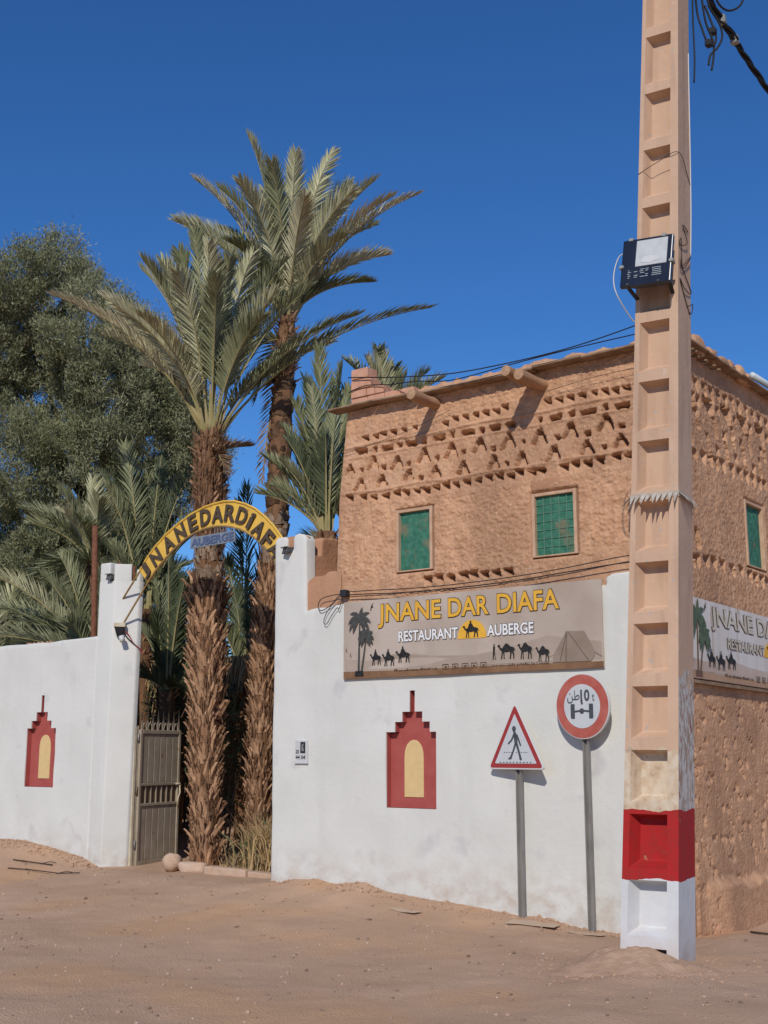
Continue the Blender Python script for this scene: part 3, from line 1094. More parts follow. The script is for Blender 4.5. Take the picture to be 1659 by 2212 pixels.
def relief_side(P, u, v):
    y, z = P[..., 1], P[..., 2]
    jy = y + (vnoise(y, z, .06, 131) - .5) * .022
    jz = z + (vnoise(y, z, .05, 132) - .5) * .022
    dep = np.zeros_like(y)
    for cy, cz in row1r:
        dep = cut(dep, tri_hole(jy, jz, cy, cz, .115, .125, .15))
    for cy, cz in bigtri:
        dep = cut(dep, tri_hole(jy, jz, cy, cz, .27, .19, .17))
    for cy, cz in row2r + dotsr:
        dep = cut(dep, box_hole(jy, jz, cy, cz, .085, .085, .13))
    for cy, cz in slits:
        dep = cut(dep, box_hole(jy + (jz - cz) * .25, jz, cy, cz, .075, .20, .15))
    for cy, cz in row5r + row6r:
        dep = cut(dep, tri_hole(jy, jz, cy, cz, .135, .115, .15))
    dep = cut(dep, box_hole(jy + (jz - 3.6) * .3, jz, .35, 3.58, .10, .18, .13))
    cl = flakes(y, z, .05, 141) * .008 + flakes(y, z, .026, 151) * .006
    low = smooth(2.3, 2.0, z)
    pits = np.where(vnoise(y, z, .09, 171) * .6 + vnoise(y, z, .035, 172) * .4 > .70, .016, 0.0)
    cl = cl * (1 - .55 * low) - pits * low
    out = dep - cl
    plinth = smooth(.05, .6, y) * smooth(.50, .40, z + (vnoise(y, z, .2, 173) - .5) * .08 + .06 * (y - .3))
    out = out * (1 - .85 * plinth) - .10 * plinth - .02 * smooth(.9, .5, z)
    y0, y1, z0, z1 = 1.62, 2.20, 3.46, 4.19
    inside = (y > y0 - .02) & (y < y1 + .02) & (z > z0 - .02) & (z < z1 + .02)
    a = np.minimum(np.minimum(y - y0, y1 - y), np.minimum(z - z0, z1 - z))
    out = np.where(inside, out * (1 - smooth(-.02, 0, a)) + .06 * smooth(0, .012, a), out)
    edge = np.minimum(u * 3.3, .05) / .05
    return out * smooth(0, 1, edge)


heightfield('side_wall', 3.37, 5.69, .014, relief_side, place_side, 'mud', bd)

cpl = MB()
cpl.box(-4.66, -4.452, .012, .2, -.2, 3.0)
bevel(cpl.build('corner_plaster', 'mud_smooth', bd), .02, 2)
core = MB()
core.add([(-8.50, .34, -.2), (-4.66, .34, -.2), (-4.66, 9, -.2), (-8.50, 9, -.2), (-8.40, .36, 5.40), (-4.68, .36, 5.40), (-4.68, 9, 5.40), (-8.40, 9, 5.40)],
         [(0, 3, 2, 1), (4, 5, 6, 7), (0, 1, 5, 4), (1, 2, 6, 5), (2, 3, 7, 6), (3, 0, 4, 7)])
core.build('wall_core', 'mud_smooth', bd)
lf = MB()   # left return of the front wall
zz = np.linspace(2.95, 5.44, 12)
for a, b in zip(zz[:-1], zz[1:]):
    lf.add([(XL(a), YF(a), a), (XL(a), 3.0, a), (XL(b), 3.0, b), (XL(b), YF(b), b)], [(0, 1, 2, 3)])
lf.build('return_wall', 'mud', bd)

# roof: boards along the eaves and a crust of mud over them
rng = random.Random(8)
x = -8.60
while x < -4.32:
    L_ = rng.uniform(.55, 1.0)
    x1 = min(x + L_, -4.25)
    zc = 5.452 + rng.uniform(-.008, .008) - (.02 if -7.6 < x < -6.3 else 0)
    b = MB()
    b.bar((x + .004, .03 - .035, zc + rng.uniform(-.008, .008)), (x1 - .004, .03 - .035, zc + rng.uniform(-.008, .008)), .20, .022)
    bevel(b.build('eave_board', 'wood_grey', bd), .004, 1)
    x = x1
y = -.10
while y < 3.0:
    L_ = rng.uniform(.5, .9)
    b = MB()
    b.bar((-4.345, y + .004, 5.440 + rng.uniform(-.006, .006)), (-4.345 + rng.uniform(-.02, .02), y + L_ - .004, 5.445 + rng.uniform(-.006, .006)), .22, .022)
    bevel(b.build('eave_board', 'wood_grey', bd), .004, 1)
    y += L_
for i in range(9):      # frayed board ends at the corner and sticks under the side eave
    yy = .18 + i * .085 + rng.uniform(-.02, .02)
    b = MB()
    b.bar((-4.45, yy, 5.40), (-4.27 + rng.uniform(-.03, .03), yy + rng.uniform(-.03, .03), 5.375 + rng.uniform(-.03, .01)), .022, .016)
    b.build('eave_stick', 'wood_grey', bd)


def crust(name, pts, w0, w1, hfun, parent, seed):
    """Lumpy mud laid along a line (list of XY), w0/w1 = offsets to both sides."""
    V, F = [], []
    pts = np.array(pts, float)
    seg = np.diff(pts, axis=0)
    cum = np.concatenate([[0], np.cumsum(np.hypot(seg[:, 0], seg[:, 1]))])
    n = int(cum[-1] / .028)
    m_ = 9
    for i in range(n + 1):
        s = cum[-1] * i / n
        px, py = np.interp(s, cum, pts[:, 0]), np.interp(s, cum, pts[:, 1])
        k = min(np.searchsorted(cum, s, side='right') - 1, len(seg) - 1)
        t = seg[k] / np.hypot(*seg[k])
        nn = np.array([-t[1], t[0]])
        for j in range(m_):
            q = j / (m_ - 1)
            off = w0 + (w1 - w0) * q
            h = hfun(s) * math.sin(math.pi * min(q * 2.2 + .02, .5) if q < .5 else math.pi * .5)
            nz = float(vnoise(np.array(s), np.array(off), .09, seed)) * .05 + float(vnoise(np.array(s), np.array(off), .035, seed + 1)) * .03
            z = 5.458 + h * (.75 + .0) + nz * (0 if j == 0 else 1) - .012
            V.append((px + nn[0] * off, py + nn[1] * off, z))
    for i in range(n):
        for j in range(m_ - 1):
            a = i * m_ + j
            F.append((a, a + 1, a + 1 + m_, a + m_))
    return obj(name, V, F, 'mud', parent)


crust('roof_mud', [(-7.85, -.06), (-4.40, -.06)], 0.0, .55, lambda s: .01 + .03 * smooth(0, .6, s) + .02 * math.sin(s * 2.1) ** 2, bd, 201)
crust('roof_mud', [(-4.28, .02), (-4.28, 3.2)], 0.0, .5, lambda s: .16 * math.exp(-((s - .25) / .25) ** 2) + .06, bd, 211)
# beams that stick out of the front wall
def log(x, z, length, r, name='roof_beam', drop=.0, dx=0.0):
    n = 9
    b = MB()
    pts, rs = [], []
    for i in range(n):
        t = i / (n - 1)
        pts.append((x + dx * t + .006 * math.sin(t * 9), .22 - (length + .22) * t, z - drop * t + .004 * math.sin(t * 7)))
        rs.append(r * (1.05 - .08 * t + .04 * math.sin(t * 11 + x)))
    b.tube(pts, rs, 14, cap=False)
    o = b.build(name, 'log', bd, smooth=True)
    e = MB()
    p = pts[-1]
    ring = [(p[0] + rs[-1] * math.cos(a), p[1] - .002, p[2] + rs[-1] * math.sin(a)) for a in np.linspace(0, 2 * math.pi, 14, endpoint=False)]
    e.add(ring + [(p[0], p[1] - .012, p[2])], [(i, (i + 1) % 14, 14) for i in range(14)])
    e.build('cut_end', 'log_end', o)
    return o


log(-7.17, 5.315, .42, .062)
log(-5.84, 5.275, .44, .062)
log(-5.95, 5.315, .50, .058)

# bricks stacked on the roof corner
def brick(x0, x1, z0, z1, y0=.02, holes=False, dz=0.0):
    b = MB()
    b.box(x0 + .004, x1 - .004, y0, y0 + .19, z0 + .004, z1 - .004)
    o = bevel(b.build('brick', 'brick_red', bd), .006, 1)
    if holes:
        h = MB()
        for j in range(3):
            for k in range(2):
                yy = y0 + .035 + j * .05
                zc = z0 + (z1 - z0) * (.3 + .4 * k)
                h.box(x0 + .001, x0 + .006, yy, yy + .03, zc - .018, zc + .018)
        h.build('dark_hole_patch', 'hole_dark', o)  # near-black blocks stand in for the shade inside the holes
    return o


for r0, (z0, z1), xs_ in ((0, (5.470, 5.572), [-8.345, -8.10, -7.86, -7.63, -7.45]), (1, (5.574, 5.672), [-8.345, -8.12, -8.00, -7.87]), (2, (5.674, 5.795), [-8.345, -8.05]), (3, (5.797, 5.925), [-8.345, -8.10])):
    for a, b_ in zip(xs_[:-1], xs_[1:]):
        brick(a, b_, z0, z1, .02 + rng.uniform(0, .012), holes=(a == xs_[0]))


# windows
def window(M, w, h, lattice, drape=False):
    """M maps local (u along the wall, d outwards, w up) to the place."""
    fr = thing_part = MB()
    t = .034
    fr.box(0, t, -.055, .012, 0, h, M)
    fr.box(w - t, w, -.055, .012, 0, h, M)
    fr.box(t + .001, w - t - .001, -.053, .006, h - t, h - .001, M)
    fr.box(t + .001, w - t - .001, -.053, .004, .001, t * .45, M)
    win = fr.build('window', 'frame_wood', bd)
    bevel(win, .003, 1)
    n = 15
    V, F = [], []
    for j in range(n + 1):
        for i in range(n + 1):
            u = t + (w - 2 * t) * i / n
            z = t * .45 + (h - t * 1.45) * j / n
            bul = .010 * math.sin(math.pi * i / n) * math.sin(math.pi * j / n)
            wr = (float(vnoise(np.array(u * 1.0), np.array(z * .5), .09, int(w * 1000) % 97)) - .5) * (.016 if not drape else .03)
            V.append(M @ Vector((u, -.034 + bul + wr * math.sin(math.pi * i / n), z)))
    for j in range(n):
        for i in range(n):
            a = j * (n + 1) + i
            F.append((a, a + 1, a + 2 + n, a + 1 + n))
    obj('net', V, F, 'green_net', win, smooth=True)
    if lattice:
        g = MB()
        for i in range(1, 5):
            u = t + (w - 2 * t) * i / 5
            g.box(u - .0035, u + .0035, -.0235, -.0185, t * .5, h - t * 1.3, M)
        for j in range(1, 7):
            z = t * .45 + (h - t * 1.45) * j / 7
            g.box(t + .002, w - t - .002, -.0225, -.0195, z - .0025, z + .0025, M)
        g.build('grille', 'green_bar', win)
    return win


def MF(x0, z0):
    return Matrix(((1, 0, 0, x0), (0, -1, 0, YF(z0) + .0), (0, 0, 1, z0), (0, 0, 0, 1)))


def MS(y0, z0):
    return Matrix(((0, 1, 0, XC(z0 + .3) - .002), (1, 0, 0, y0), (0, 0, 1, z0), (0, 0, 0, 1)))


window(MF(-7.70, 3.50), .48, .69, False)
window(MF(-5.995, 3.50), .505, .655, True)
window(MS(1.64, 3.475), .54, .70, False, True)

# small smooth lintel patch over the second window
lp = MB()
lp.box(-6.0, -5.55, YF(4.2) - .012, YF(4.2) + .05, 4.185, 4.30)
bevel(sm(lp.build('plaster_patch', 'mud_smooth', bd)), .012, 2)

# pale pipe lying on the side eave
pp = MB()
pp.tube([(-4.26, 1.75, 5.52), (-4.26, 3.2, 5.55)], .035, 10)
tag(pp.build('roof_pipe', 'pipe', None, True), 'pale blue-grey pipe lying on the side eave of the mud roof', 'pipe')

# strip of brown plaster between the white pillar and the building
pr = bd
pl = MB()    # sloping plaster ledge in front of it, down to the white paint
nx = 24
V, F = [], []
for i in range(nx + 1):
    xx = -8.958 + (.50) * i / nx
    zt = np.interp(xx, [-8.96, -8.45], [3.565, 3.66]) + .01 * math.sin(xx * 31)
    for j, (yy, z) in enumerate(((.62, zt + .03), (.25, zt - .0), (.055, zt - .03), (.024, zt - .07), (.022, 3.35), (.020, 3.05))):
        V.append((xx, yy + .006 * math.sin(xx * 23 + j), z))
for i in range(nx):
    for j in range(5):
        a = i * 6 + j
        F.append((a, a + 1, a + 7, a + 6))
obj('ledge', V, F, 'mud_smooth', pr, smooth=True)

# ================================================================= BANNERS
def camel_poly(rider):
    p = [(0.0, .80), (.03, .87), (.09, .91), (.14, .88), (.165, .80), (.19, .70), (.26, .66), (.32, .74), (.41, .90), (.51, .97), (.61, .90), (.71, .77),
         (.84, .73), (.93, .67), (.985, .53), (.985, .40), (.955, .50), (.925, .56), (.905, .42), (.94, .22), (.93, .03), (.97, .0), (.87, .0), (.875, .2),
         (.80, .40), (.77, .20), (.745, .03), (.77, .0), (.67, .0), (.705, .22), (.70, .44), (.5, .40), (.40, .43), (.395, .22), (.41, .03), (.44, .0), (.35, .0),
         (.345, .22), (.325, .42), (.285, .22), (.265, .03), (.28, .0), (.19, .0), (.225, .22), (.25, .46), (.19, .54), (.12, .63), (.085, .76)]
    return p


RIDER = [(.36, .80), (.40, 1.0), (.46, 1.08), (.46, 1.22), (.50, 1.28), (.55, 1.22), (.55, 1.08), (.62, .98), (.66, .80)]
WALKER = [(.30, .0), (.42, .0), (.52, .42), (.66, .02), (.82, .0), (.70, .14), (.62, .52), (.66, .80), (.58, .86), (.60, .97), (.48, 1.0), (.42, .93), (.44, .86), (.36, .80), (.34, .50)]


def leaf_poly(x, z, a, L, w, droop):
    """A drooping palm leaf as a flat shape."""
    n = 7
    cpts = []
    for i in range(n + 1):
        t = i / n
        aa = a - math.copysign(droop * t, math.cos(a))
        if not cpts:
            cpts.append((x, z))
        else:
            cpts.append((cpts[-1][0] + math.cos(aa) * L / n, cpts[-1][1] + math.sin(aa) * L / n))
    up, dn = [], []
    for i, (px, pz) in enumerate(cpts):
        t = i / n
        aa = a - math.copysign(droop * t, math.cos(a))
        ww = w * math.sin(math.pi * min(.08 + t * .95, 1.0)) ** .8
        up.append((px - math.sin(aa) * ww * .35, pz + math.cos(aa) * ww * .35))
        dn.append((px + math.sin(aa) * ww * .65, pz - math.cos(aa) * ww * .65))
    return up + dn[::-1]


def banner(root, fn, W, H, faded):
    """fn(u, w, d): u 0..W along, w 0..H up, d outwards."""
    g = -.002

    def flat(name, poly, m, d, parent=root, t=.0012):
        b = MB()
        b.prism(poly, lambda u, w, dd: fn(u, w, d - dd), t)
        return b.build(name, m, parent)
    s = W / 3.16

    def S(poly, u, w, su, sw):
        return [(u + a * su, w + b_ * sw) for a, b_ in poly]
    dune = [(0.02, .10 * H), (0.02, .26 * H), (.35, .22 * H), (.75, .30 * H), (1.2, .24 * H), (1.7, .22 * H), (2.15, .30 * H), (2.55, .40 * H), (W - .02, .30 * H), (W - .02, .10 * H)]
    dune = [(a, b_) for a, b_ in dune]
    flat('print_dune', [(a * (s if 0.05 < a < W - .05 else 1), b_) for a, b_ in dune], 'print_dune_pale' if faded else 'print_dune', .009)
    flat('print_strip', [(.004, .004), (W - .004, .004), (W - .004, .075 * H), (W * .6, .088 * H), (W * .3, .085 * H), (.004, .095 * H)], 'print_brown_pale' if faded else 'print_brown', .012)
    ink = 'print_green' if faded else 'print_grey'
    trunk = 'print_trunk' if faded else 'print_grey'
    tr = []
    for (bx, bz, tx, tz, L_, r) in ((.217, .07, .231, .775, .215, 1), (.257, .07, .326, .545, .15, .8)):
        bx, tx = bx * s, tx * s
        bz, tz = bz * H, tz * H
        flat('print_trunk', [(bx - .014 * s, bz), (bx + .014 * s, bz), (tx + .008 * s, tz), (tx - .008 * s, tz)], trunk, .0155)
        k = 0
        for a, dr, LL in ((20, 75, 1.0), (55, 60, .85), (90, 30, .7), (125, 60, .85), (160, 75, 1.0), (-15, 55, 1.15), (195, 55, 1.15), (-48, 25, 1.05), (228, 25, 1.05)):
            k += 1
            flat('print_leaf', leaf_poly(tx, tz, R(a), L_ * LL * s * .85, .045 * s, R(dr)), ink, .016 + .0007 * k + (.008 if r < 1 else 0))
    flat('print_pot', [(.168 * s, .03 * H), (.288 * s, .03 * H), (.283 * s, .098 * H), (.172 * s, .098 * H)], 'print_trunk' if faded else 'print_black', .018)
    flat('print_bird', [(.375 * s, .875 * H), (.388 * s, .93 * H), (.418 * s, .965 * H), (.40 * s, .925 * H), (.418 * s, .905 * H), (.392 * s, .90 * H), (.384 * s, .855 * H)], 'print_black', .013)
    for u_, w_ in ((.03, .37), (.09, .30)):
        flat('print_bird', [(u_ * s, w_ * H), ((u_ + .02) * s, (w_ + .045) * H), ((u_ + .012) * s, (w_ + .01) * H), ((u_ + .03) * s, (w_ - .03) * H)], 'print_trunk', .013)
    # camels
    for u_, w_, cw, ch, rid in ((.374, .165, .155, .132, 1), (.536, .146, .172, .142, 1), (.718, .18, .196, .134, 1)):
        flat('print_camel', S(camel_poly(0), u_ * s, w_ * H, cw * s, ch), 'print_black', .016)
        flat('print_rider', S(RIDER, u_ * s, w_ * H, cw * s, ch), 'print_black', .019)
    text_args = ('print_pale_letter', 'print_pale_edge') if faded else ('print_gold', 'print_black')
    for body, u0, u1, w0, w1 in (('JNANE', .485, 1.305, .70, .932), ('DAR', 1.397, 1.893, .70, .932), ('DIAFA', 1.99, 2.70, .70, .932)):
        if faded and u0 * s > W * .9:
            continue
        z0, z1 = w0 * H, w1 * H
        text_on('lettering_outline', body, text_args[1], root, fn, u0 * s, u1 * s, z0, z1, .0135, fat=.042, ref=.02, cap=True)
        text_on('lettering', body, text_args[0], root, fn, u0 * s, u1 * s, z0, z1, .0175, fat=.018, ref=.02, cap=True)
    for body, u0, u1 in (('RESTAURANT', .762, 1.515), ('AUBERGE', 1.866, 2.408)):
        text_on('lettering_outline', body, 'print_pale_edge' if faded else 'print_grey', root, fn, u0 * s, u1 * s, .437 * H, .570 * H, .0135, fat=.055, ref=.025, cap=True)
        text_on('lettering', body, 'print_pale_letter' if faded else 'print_white', root, fn, u0 * s, u1 * s, .437 * H, .570 * H, .0175, fat=.022, ref=.025, cap=True)
    half = [((1.683 + .173 * math.cos(a)) * s, .424 * H + .226 * H * math.sin(a)) for a in np.linspace(0, math.pi, 18)]
    flat('print_sun', half, 'print_gold', .012)
    flat('print_camel', S(camel_poly(0), 1.57 * s, .436 * H, .20 * s, .158 * H), 'print_black', .016)
    flat('print_rider', S(RIDER, 1.57 * s, .436 * H, .20 * s, .158 * H), 'print_black', .019)
    flat('print_walker', S(WALKER, 1.905 * s, .15 * H, .08 * s, .192 * H), 'print_black', .016)
    for u_, w_, cw, ch in ((1.983, .156, .212, .188 * H), (2.22, .144, .17, .198 * H), (2.423, .104, .16, .187 * H)):
        flat('print_camel', S(camel_poly(0), u_ * s, w_ * H, cw * s, ch), 'print_black', .016)
    tent = [(2.615, .088), (2.62, .171), (2.771, .434), (2.964, .424), (3.074, .186), (3.066, .137), (3.026, .082)]
    flat('print_tent', [(a * s, b_ * H) for a, b_ in tent], 'print_tent', .0155)
    for a, b_, c_, d_ in ((2.771, .43, 2.755, .09), (2.79, .42, 3.0, .09), (2.62, .17, 2.57, .15), (3.07, .18, 3.14, .13), (2.771, .43, 2.69, .09)):
        flat('print_rope', [(a * s, b_ * H), (a * s + .007, b_ * H), (c_ * s + .007, d_ * H), (c_ * s, d_ * H)], 'print_tent_dark', .0185)
    # row of small pictograms and a worn line of print in the brown strip
    for i, u_ in enumerate((1.32, 1.44, 1.56, 1.67, 1.78)):
        u_ *= s
        z0 = .045 * H + .016
        for q in ([(u_, z0), (u_ + .075 * s, z0), (u_ + .075 * s, z0 + .006), (u_, z0 + .006)], [(u_, z0 + .05), (u_ + .075 * s, z0 + .05), (u_ + .075 * s, z0 + .056), (u_, z0 + .056)],
                  [(u_, z0 + .006), (u_ + .005, z0 + .006), (u_ + .005, z0 + .05), (u_, z0 + .05)], [(u_ + .07 * s, z0 + .006), (u_ + .075 * s, z0 + .006), (u_ + .075 * s, z0 + .05), (u_ + .07 * s, z0 + .05)],
                  [(u_ + .02 * s, z0 + .016), (u_ + .055 * s, z0 + .016), (u_ + .05 * s, z0 + (.03 if i % 2 else .04)), (u_ + .024 * s, z0 + (.038 if i % 2 else .028))]):
            flat('print_pictogram', q, 'print_faint', .0155)
    rr = random.Random(5)
    for u0, u1 in ((.70, 1.26), (1.92, 2.56)):
        u_ = u0
        while u_ < u1:
            w_ = rr.uniform(.008, .022)
            hh = rr.choice((.016, .018, .026))
            z0 = .045 * H + .022
            flat('print_small', [(u_ * s, z0), ((u_ + w_) * s, z0), ((u_ + w_) * s, z0 + hh), (u_ * s, z0 + hh * .8)], 'print_faint', .0155)
            u_ += w_ + rr.choice((.006, .007, .02))


def cloth(root, fn, W, H, m):
    V, F = [], []
    nu, nv = 40, 12
    for k in (0, 1):
        for j in range(nv + 1):
            for i in range(nu + 1):
                V.append(fn(W * i / nu, H * j / nv, .007 - .008 * k))
    o = (nu + 1) * (nv + 1)
    for j in range(nv):
        for i in range(nu):
            a = j * (nu + 1) + i
            F.append((a, a + 1, a + 2 + nu, a + 1 + nu))
            F.append((a + o, a + 1 + nu + o, a + 2 + nu + o, a + 1 + o))
    rim = [i for i in range(nu + 1)] + [(j + 1) * (nu + 1) - 1 for j in range(1, nv + 1)] + [nv * (nu + 1) + i for i in range(nu - 1, -1, -1)] + [j * (nu + 1) for j in range(nv - 1, 0, -1)]
    for a, b_ in zip(rim, rim[1:] + rim[:1]):
        F.append((a, b_, b_ + o, a + o))
    obj('cloth', V, F, m, root)


b1 = thing('banner', 'sand-coloured painted banner with gold lettering, on the white front wall', 'banner', (-6.8, -.02, 2.37))
BW, BH = 3.165, .848


def fn1(u, w, d):
    return (-8.383 + u, -.018 - d - .006 * math.sin(u * 2.3) * math.sin(math.pi * w / BH), 2.37 + w)


cloth(b1, fn1, BW, BH, 'banner_cloth')
banner(b1, fn1, BW, BH, False)
b2 = thing('banner', 'sun-bleached banner with pale lettering and green palms, on the side wall behind the pole', 'banner', (-4.3, 1.3, 2.25))
W2, H2 = 4.2, .745


def fn2(u, w, d):
    z = 2.25 + w - .012 * u
    return (-4.362 + d + .03 * math.sin(math.pi * w / H2) * .3, -.18 + u, z)


cloth(b2, fn2, W2, H2, 'banner_cloth_faded')
banner(b2, fn2, W2, H2, True)
bar = MB()
bar.bar((-4.375, -.17, 2.222), (-4.375, 3.9, 2.175), .05, .03)
bar.build('batten', 'wood_grey', b2)

# ================================================================= CONCRETE POLE
PX, PY, PW, PK, PL, PYAW = -4.0645, -1.62, .4425, .0179, .0563, R(7)


def pole_pt(u, v, z):
    """u, v in -1..1 of the half width/depth at height z (v=-1 is the ladder face)."""
    h = (PW - PK * z) / 2
    a, b = u * h, v * h
    c, s = math.cos(PYAW), math.sin(PYAW)
    return (PX + PL * z + c * a - s * b, PY + s * a + c * b, z)


cp = thing('utility_pole', 'tall leaning concrete pole with ladder recesses, peach above red and white bands', 'utility pole', (PX, PY, 0))
zt = [8.98, 8.47, 7.965, 7.469, 6.959, 6.459, 5.955, 5.464, 4.977, 4.484, 3.998, 3.514, 3.035, 2.56, 2.083, 1.607, 1.136, .66, .18, -.25]
body = MB()
U0, U1 = -.755, .60
RUNG = .085
for side in (-1, 1):      # the back has the same recesses
    def q(u, v, z):
        return pole_pt(u, v * side * -1, z)
    vF, vB = -1.0, -.46
    zz = [9.3] + zt
    for i, z1 in enumerate(zt[:-1]):
        z0 = zt[i + 1] + RUNG
        # stiles beside this cell and the rung under it
        zb = zt[i + 1]
        for a, b in ((-1, U0), (U1, 1)):
            body.add([q(a, vF, zb), q(b, vF, zb), q(b, vF, z1), q(a, vF, z1)], [(0, 1, 2, 3)])
        body.add([q(U0, vF, zb), q(U1, vF, zb), q(U1, vF, z0), q(U0, vF, z0)], [(0, 1, 2, 3)])
        du, dzb, dzt = .25, .05, .03
        A = [q(U0, vF, z0), q(U1, vF, z0), q(U1, vF, z1), q(U0, vF, z1)]
        B = [q(U0 + du, vB, z0 + dzb), q(U1 - .05, vB, z0 + dzb), q(U1 - .05, vB, z1 - dzt), q(U0 + du, vB, z1 - dzt)]
        body.add(A + B, [(0, 1, 5, 4), (1, 2, 6, 5), (2, 3, 7, 6), (3, 0, 4, 7), (4, 5, 6, 7)])
    body.add([q(-1, vF, zt[0]), q(1, vF, zt[0]), q(1, vF, 9.3), q(-1, vF, 9.3)], [(0, 1, 2, 3)])
zs_ = np.linspace(-.25, 9.3, 40)
for a, b in zip(zs_[:-1], zs_[1:]):
    for u in (-1, 1):
        body.add([pole_pt(u, -1, a), pole_pt(u, 1, a), pole_pt(u, 1, b), pole_pt(u, -1, b)], [(0, 1, 2, 3)])
body.add([pole_pt(-1, -1, 9.3), pole_pt(1, -1, 9.3), pole_pt(1, 1, 9.3), pole_pt(-1, 1, 9.3)], [(0, 1, 2, 3)])
po_ = obj('pole_body', body.v, body.f, 'pole_paint', cp)
bm = bmesh.new()
bm.from_mesh(po_.data)
bmesh.ops.remove_doubles(bm, verts=bm.verts, dist=.0004)
bmesh.ops.recalc_face_normals(bm, faces=bm.faces)
ed = [e for e in bm.edges if len(e.link_faces) == 2 and e.calc_face_angle(0) > 0.45]
bmesh.ops.bevel(bm, geom=ed, offset=.008, segments=1, affect='EDGES')
bm.to_mesh(po_.data)
bm.free()

# collar of spikes
col_z = 3.53
cl = MB()
ring = [pole_pt(u, v, col_z) for u, v in ((-1.03, -1.03), (1.03, -1.03), (1.03, 1.03), (-1.03, 1.03))]
ring2 = [pole_pt(u, v, col_z + .045) for u, v in ((-1.03, -1.03), (1.03, -1.03), (1.03, 1.03), (-1.03, 1.03))]
ring3 = [pole_pt(u, v, col_z + .045) for u, v in ((-1.0, -1.0), (1.0, -1.0), (1.0, 1.0), (-1.0, 1.0))]
cl.add(ring + ring2 + ring3, [(i, (i + 1) % 4, (i + 1) % 4 + 4, i + 4) for i in range(4)] + [(i + 4, (i + 1) % 4 + 4, (i + 1) % 4 + 8, i + 8) for i in range(4)])
collar = cl.build('spike_collar', 'spike', cp)
rng = random.Random(3)
corners = [(-1.03, -1.03), (1.03, -1.03), (1.03, 1.03), (-1.03, 1.03)]
for k in range(4):
    a, b = corners[k], corners[(k + 1) % 4]
    nsp = 9
    for i in range(nsp):
        t0, t1 = (i + .02) / nsp, (i + .98) / nsp
        pa = (a[0] + (b[0] - a[0]) * t0, a[1] + (b[1] - a[1]) * t0)
        pb = (a[0] + (b[0] - a[0]) * t1, a[1] + (b[1] - a[1]) * t1)
        mx, my = (pa[0] + pb[0]) / 2, (pa[1] + pb[1]) / 2
        ox, oy = ((0, -1), (1, 0), (0, 1), (-1, 0))[k]
        fl = rng.uniform(.26, .46)
        tip = pole_pt(mx + ox * fl + rng.uniform(-.05, .05), my + oy * fl + rng.uniform(-.05, .05), col_z - rng.uniform(.035, .06))
        A, B = pole_pt(pa[0], pa[1], col_z + .03), pole_pt(pb[0], pb[1], col_z + .03)
        A2, B2 = pole_pt(pa[0] + ox * .03, pa[1] + oy * .03, col_z + .03), pole_pt(pb[0] + ox * .03, pb[1] + oy * .03, col_z + .03)
        s_ = MB()
        s_.add([A, B, B2, A2, tip], [(0, 1, 2, 3), (0, 4, 1), (3, 2, 4), (1, 4, 2), (0, 3, 4)])
        s_.build('spike', 'spike', collar)

# floodlight on the pole
fl = thing('floodlight', 'dark blue floodlight with a pale square glass, strapped to the concrete pole', 'floodlight', pole_pt(-.1, -1, 5.4))
fc = Vector(pole_pt(-.18, -1, 5.42))
nrm = Vector((math.sin(PYAW), -math.cos(PYAW), 0))
rgt = Vector((math.cos(PYAW), math.sin(PYAW), 0))
rgt = (rgt + Vector((0, 0, -.06))).normalized()
upv = Vector((0, 0, 1))
tilt = R(10)      # the face looks up a little less than level: lower edge stands out
face_n = (nrm * math.cos(tilt) + upv * math.sin(tilt)).normalized()
rgt = (rgt - face_n * rgt.dot(face_n)).normalized()
face_u = face_n.cross(rgt)
fo = fc + nrm * .155
MFl = Matrix((rgt.to_4d(), face_n.to_4d(), face_u.to_4d(), Vector((0, 0, 0, 1)))).transposed()
MFl.translation = fo
MFl[3][0] = MFl[3][1] = MFl[3][2] = 0
MFl[3][3] = 1
MFl[0][3], MFl[1][3], MFl[2][3] = fo
b = MB()
b.box(-.205, .205, -.02, .022, -.212, .212, MFl)
ff = bevel(b.build('front_frame', 'flood_blue', fl), .008, 2)
b = MB()
v = []
for (x_, z_, y_) in ((-.19, -.198, -.022), (.19, -.198, -.022), (.19, .198, -.022), (-.19, .198, -.022), (-.12, -.16, -.125), (.13, -.16, -.125), (.13, .12, -.125), (-.12, .12, -.125)):
    v.append(MFl @ Vector((x_, y_, z_)))
b.add(v, [(0, 1, 2, 3), (4, 7, 6, 5), (0, 4, 5, 1), (1, 5, 6, 2), (2, 6, 7, 3), (3, 7, 4, 0)])
bevel(b.build('housing', 'flood_back', fl), .012, 2)
b = MB()
b.box(-.09, .165, .018, .027, -.045, .19, MFl)
gl = bevel(b.build('glass', 'reflector', ff), .003, 1)
b = MB()
b.add([MFl @ Vector(p) for p in ((-.05, .029, -.012), (.03, .029, -.025), (.11, .029, -.005), (.10, .029, .03), (.03, .029, .04), (-.02, .029, .03))], [(0, 1, 2, 3, 4, 5)])
b.build('lamp_bulb', 'white_plastic', gl)
for x_, z_ in ((-.14, .21), (.13, .21), (-.203, -.03), (.203, -.03)):
    b = MB()
    b.box(x_ - .018, x_ + .018, -.03, .032, z_ - .014, z_ + .014, MFl)
    bevel(b.build('clip', 'flood_clip', fl), .003, 1)
rr = random.Random(2)
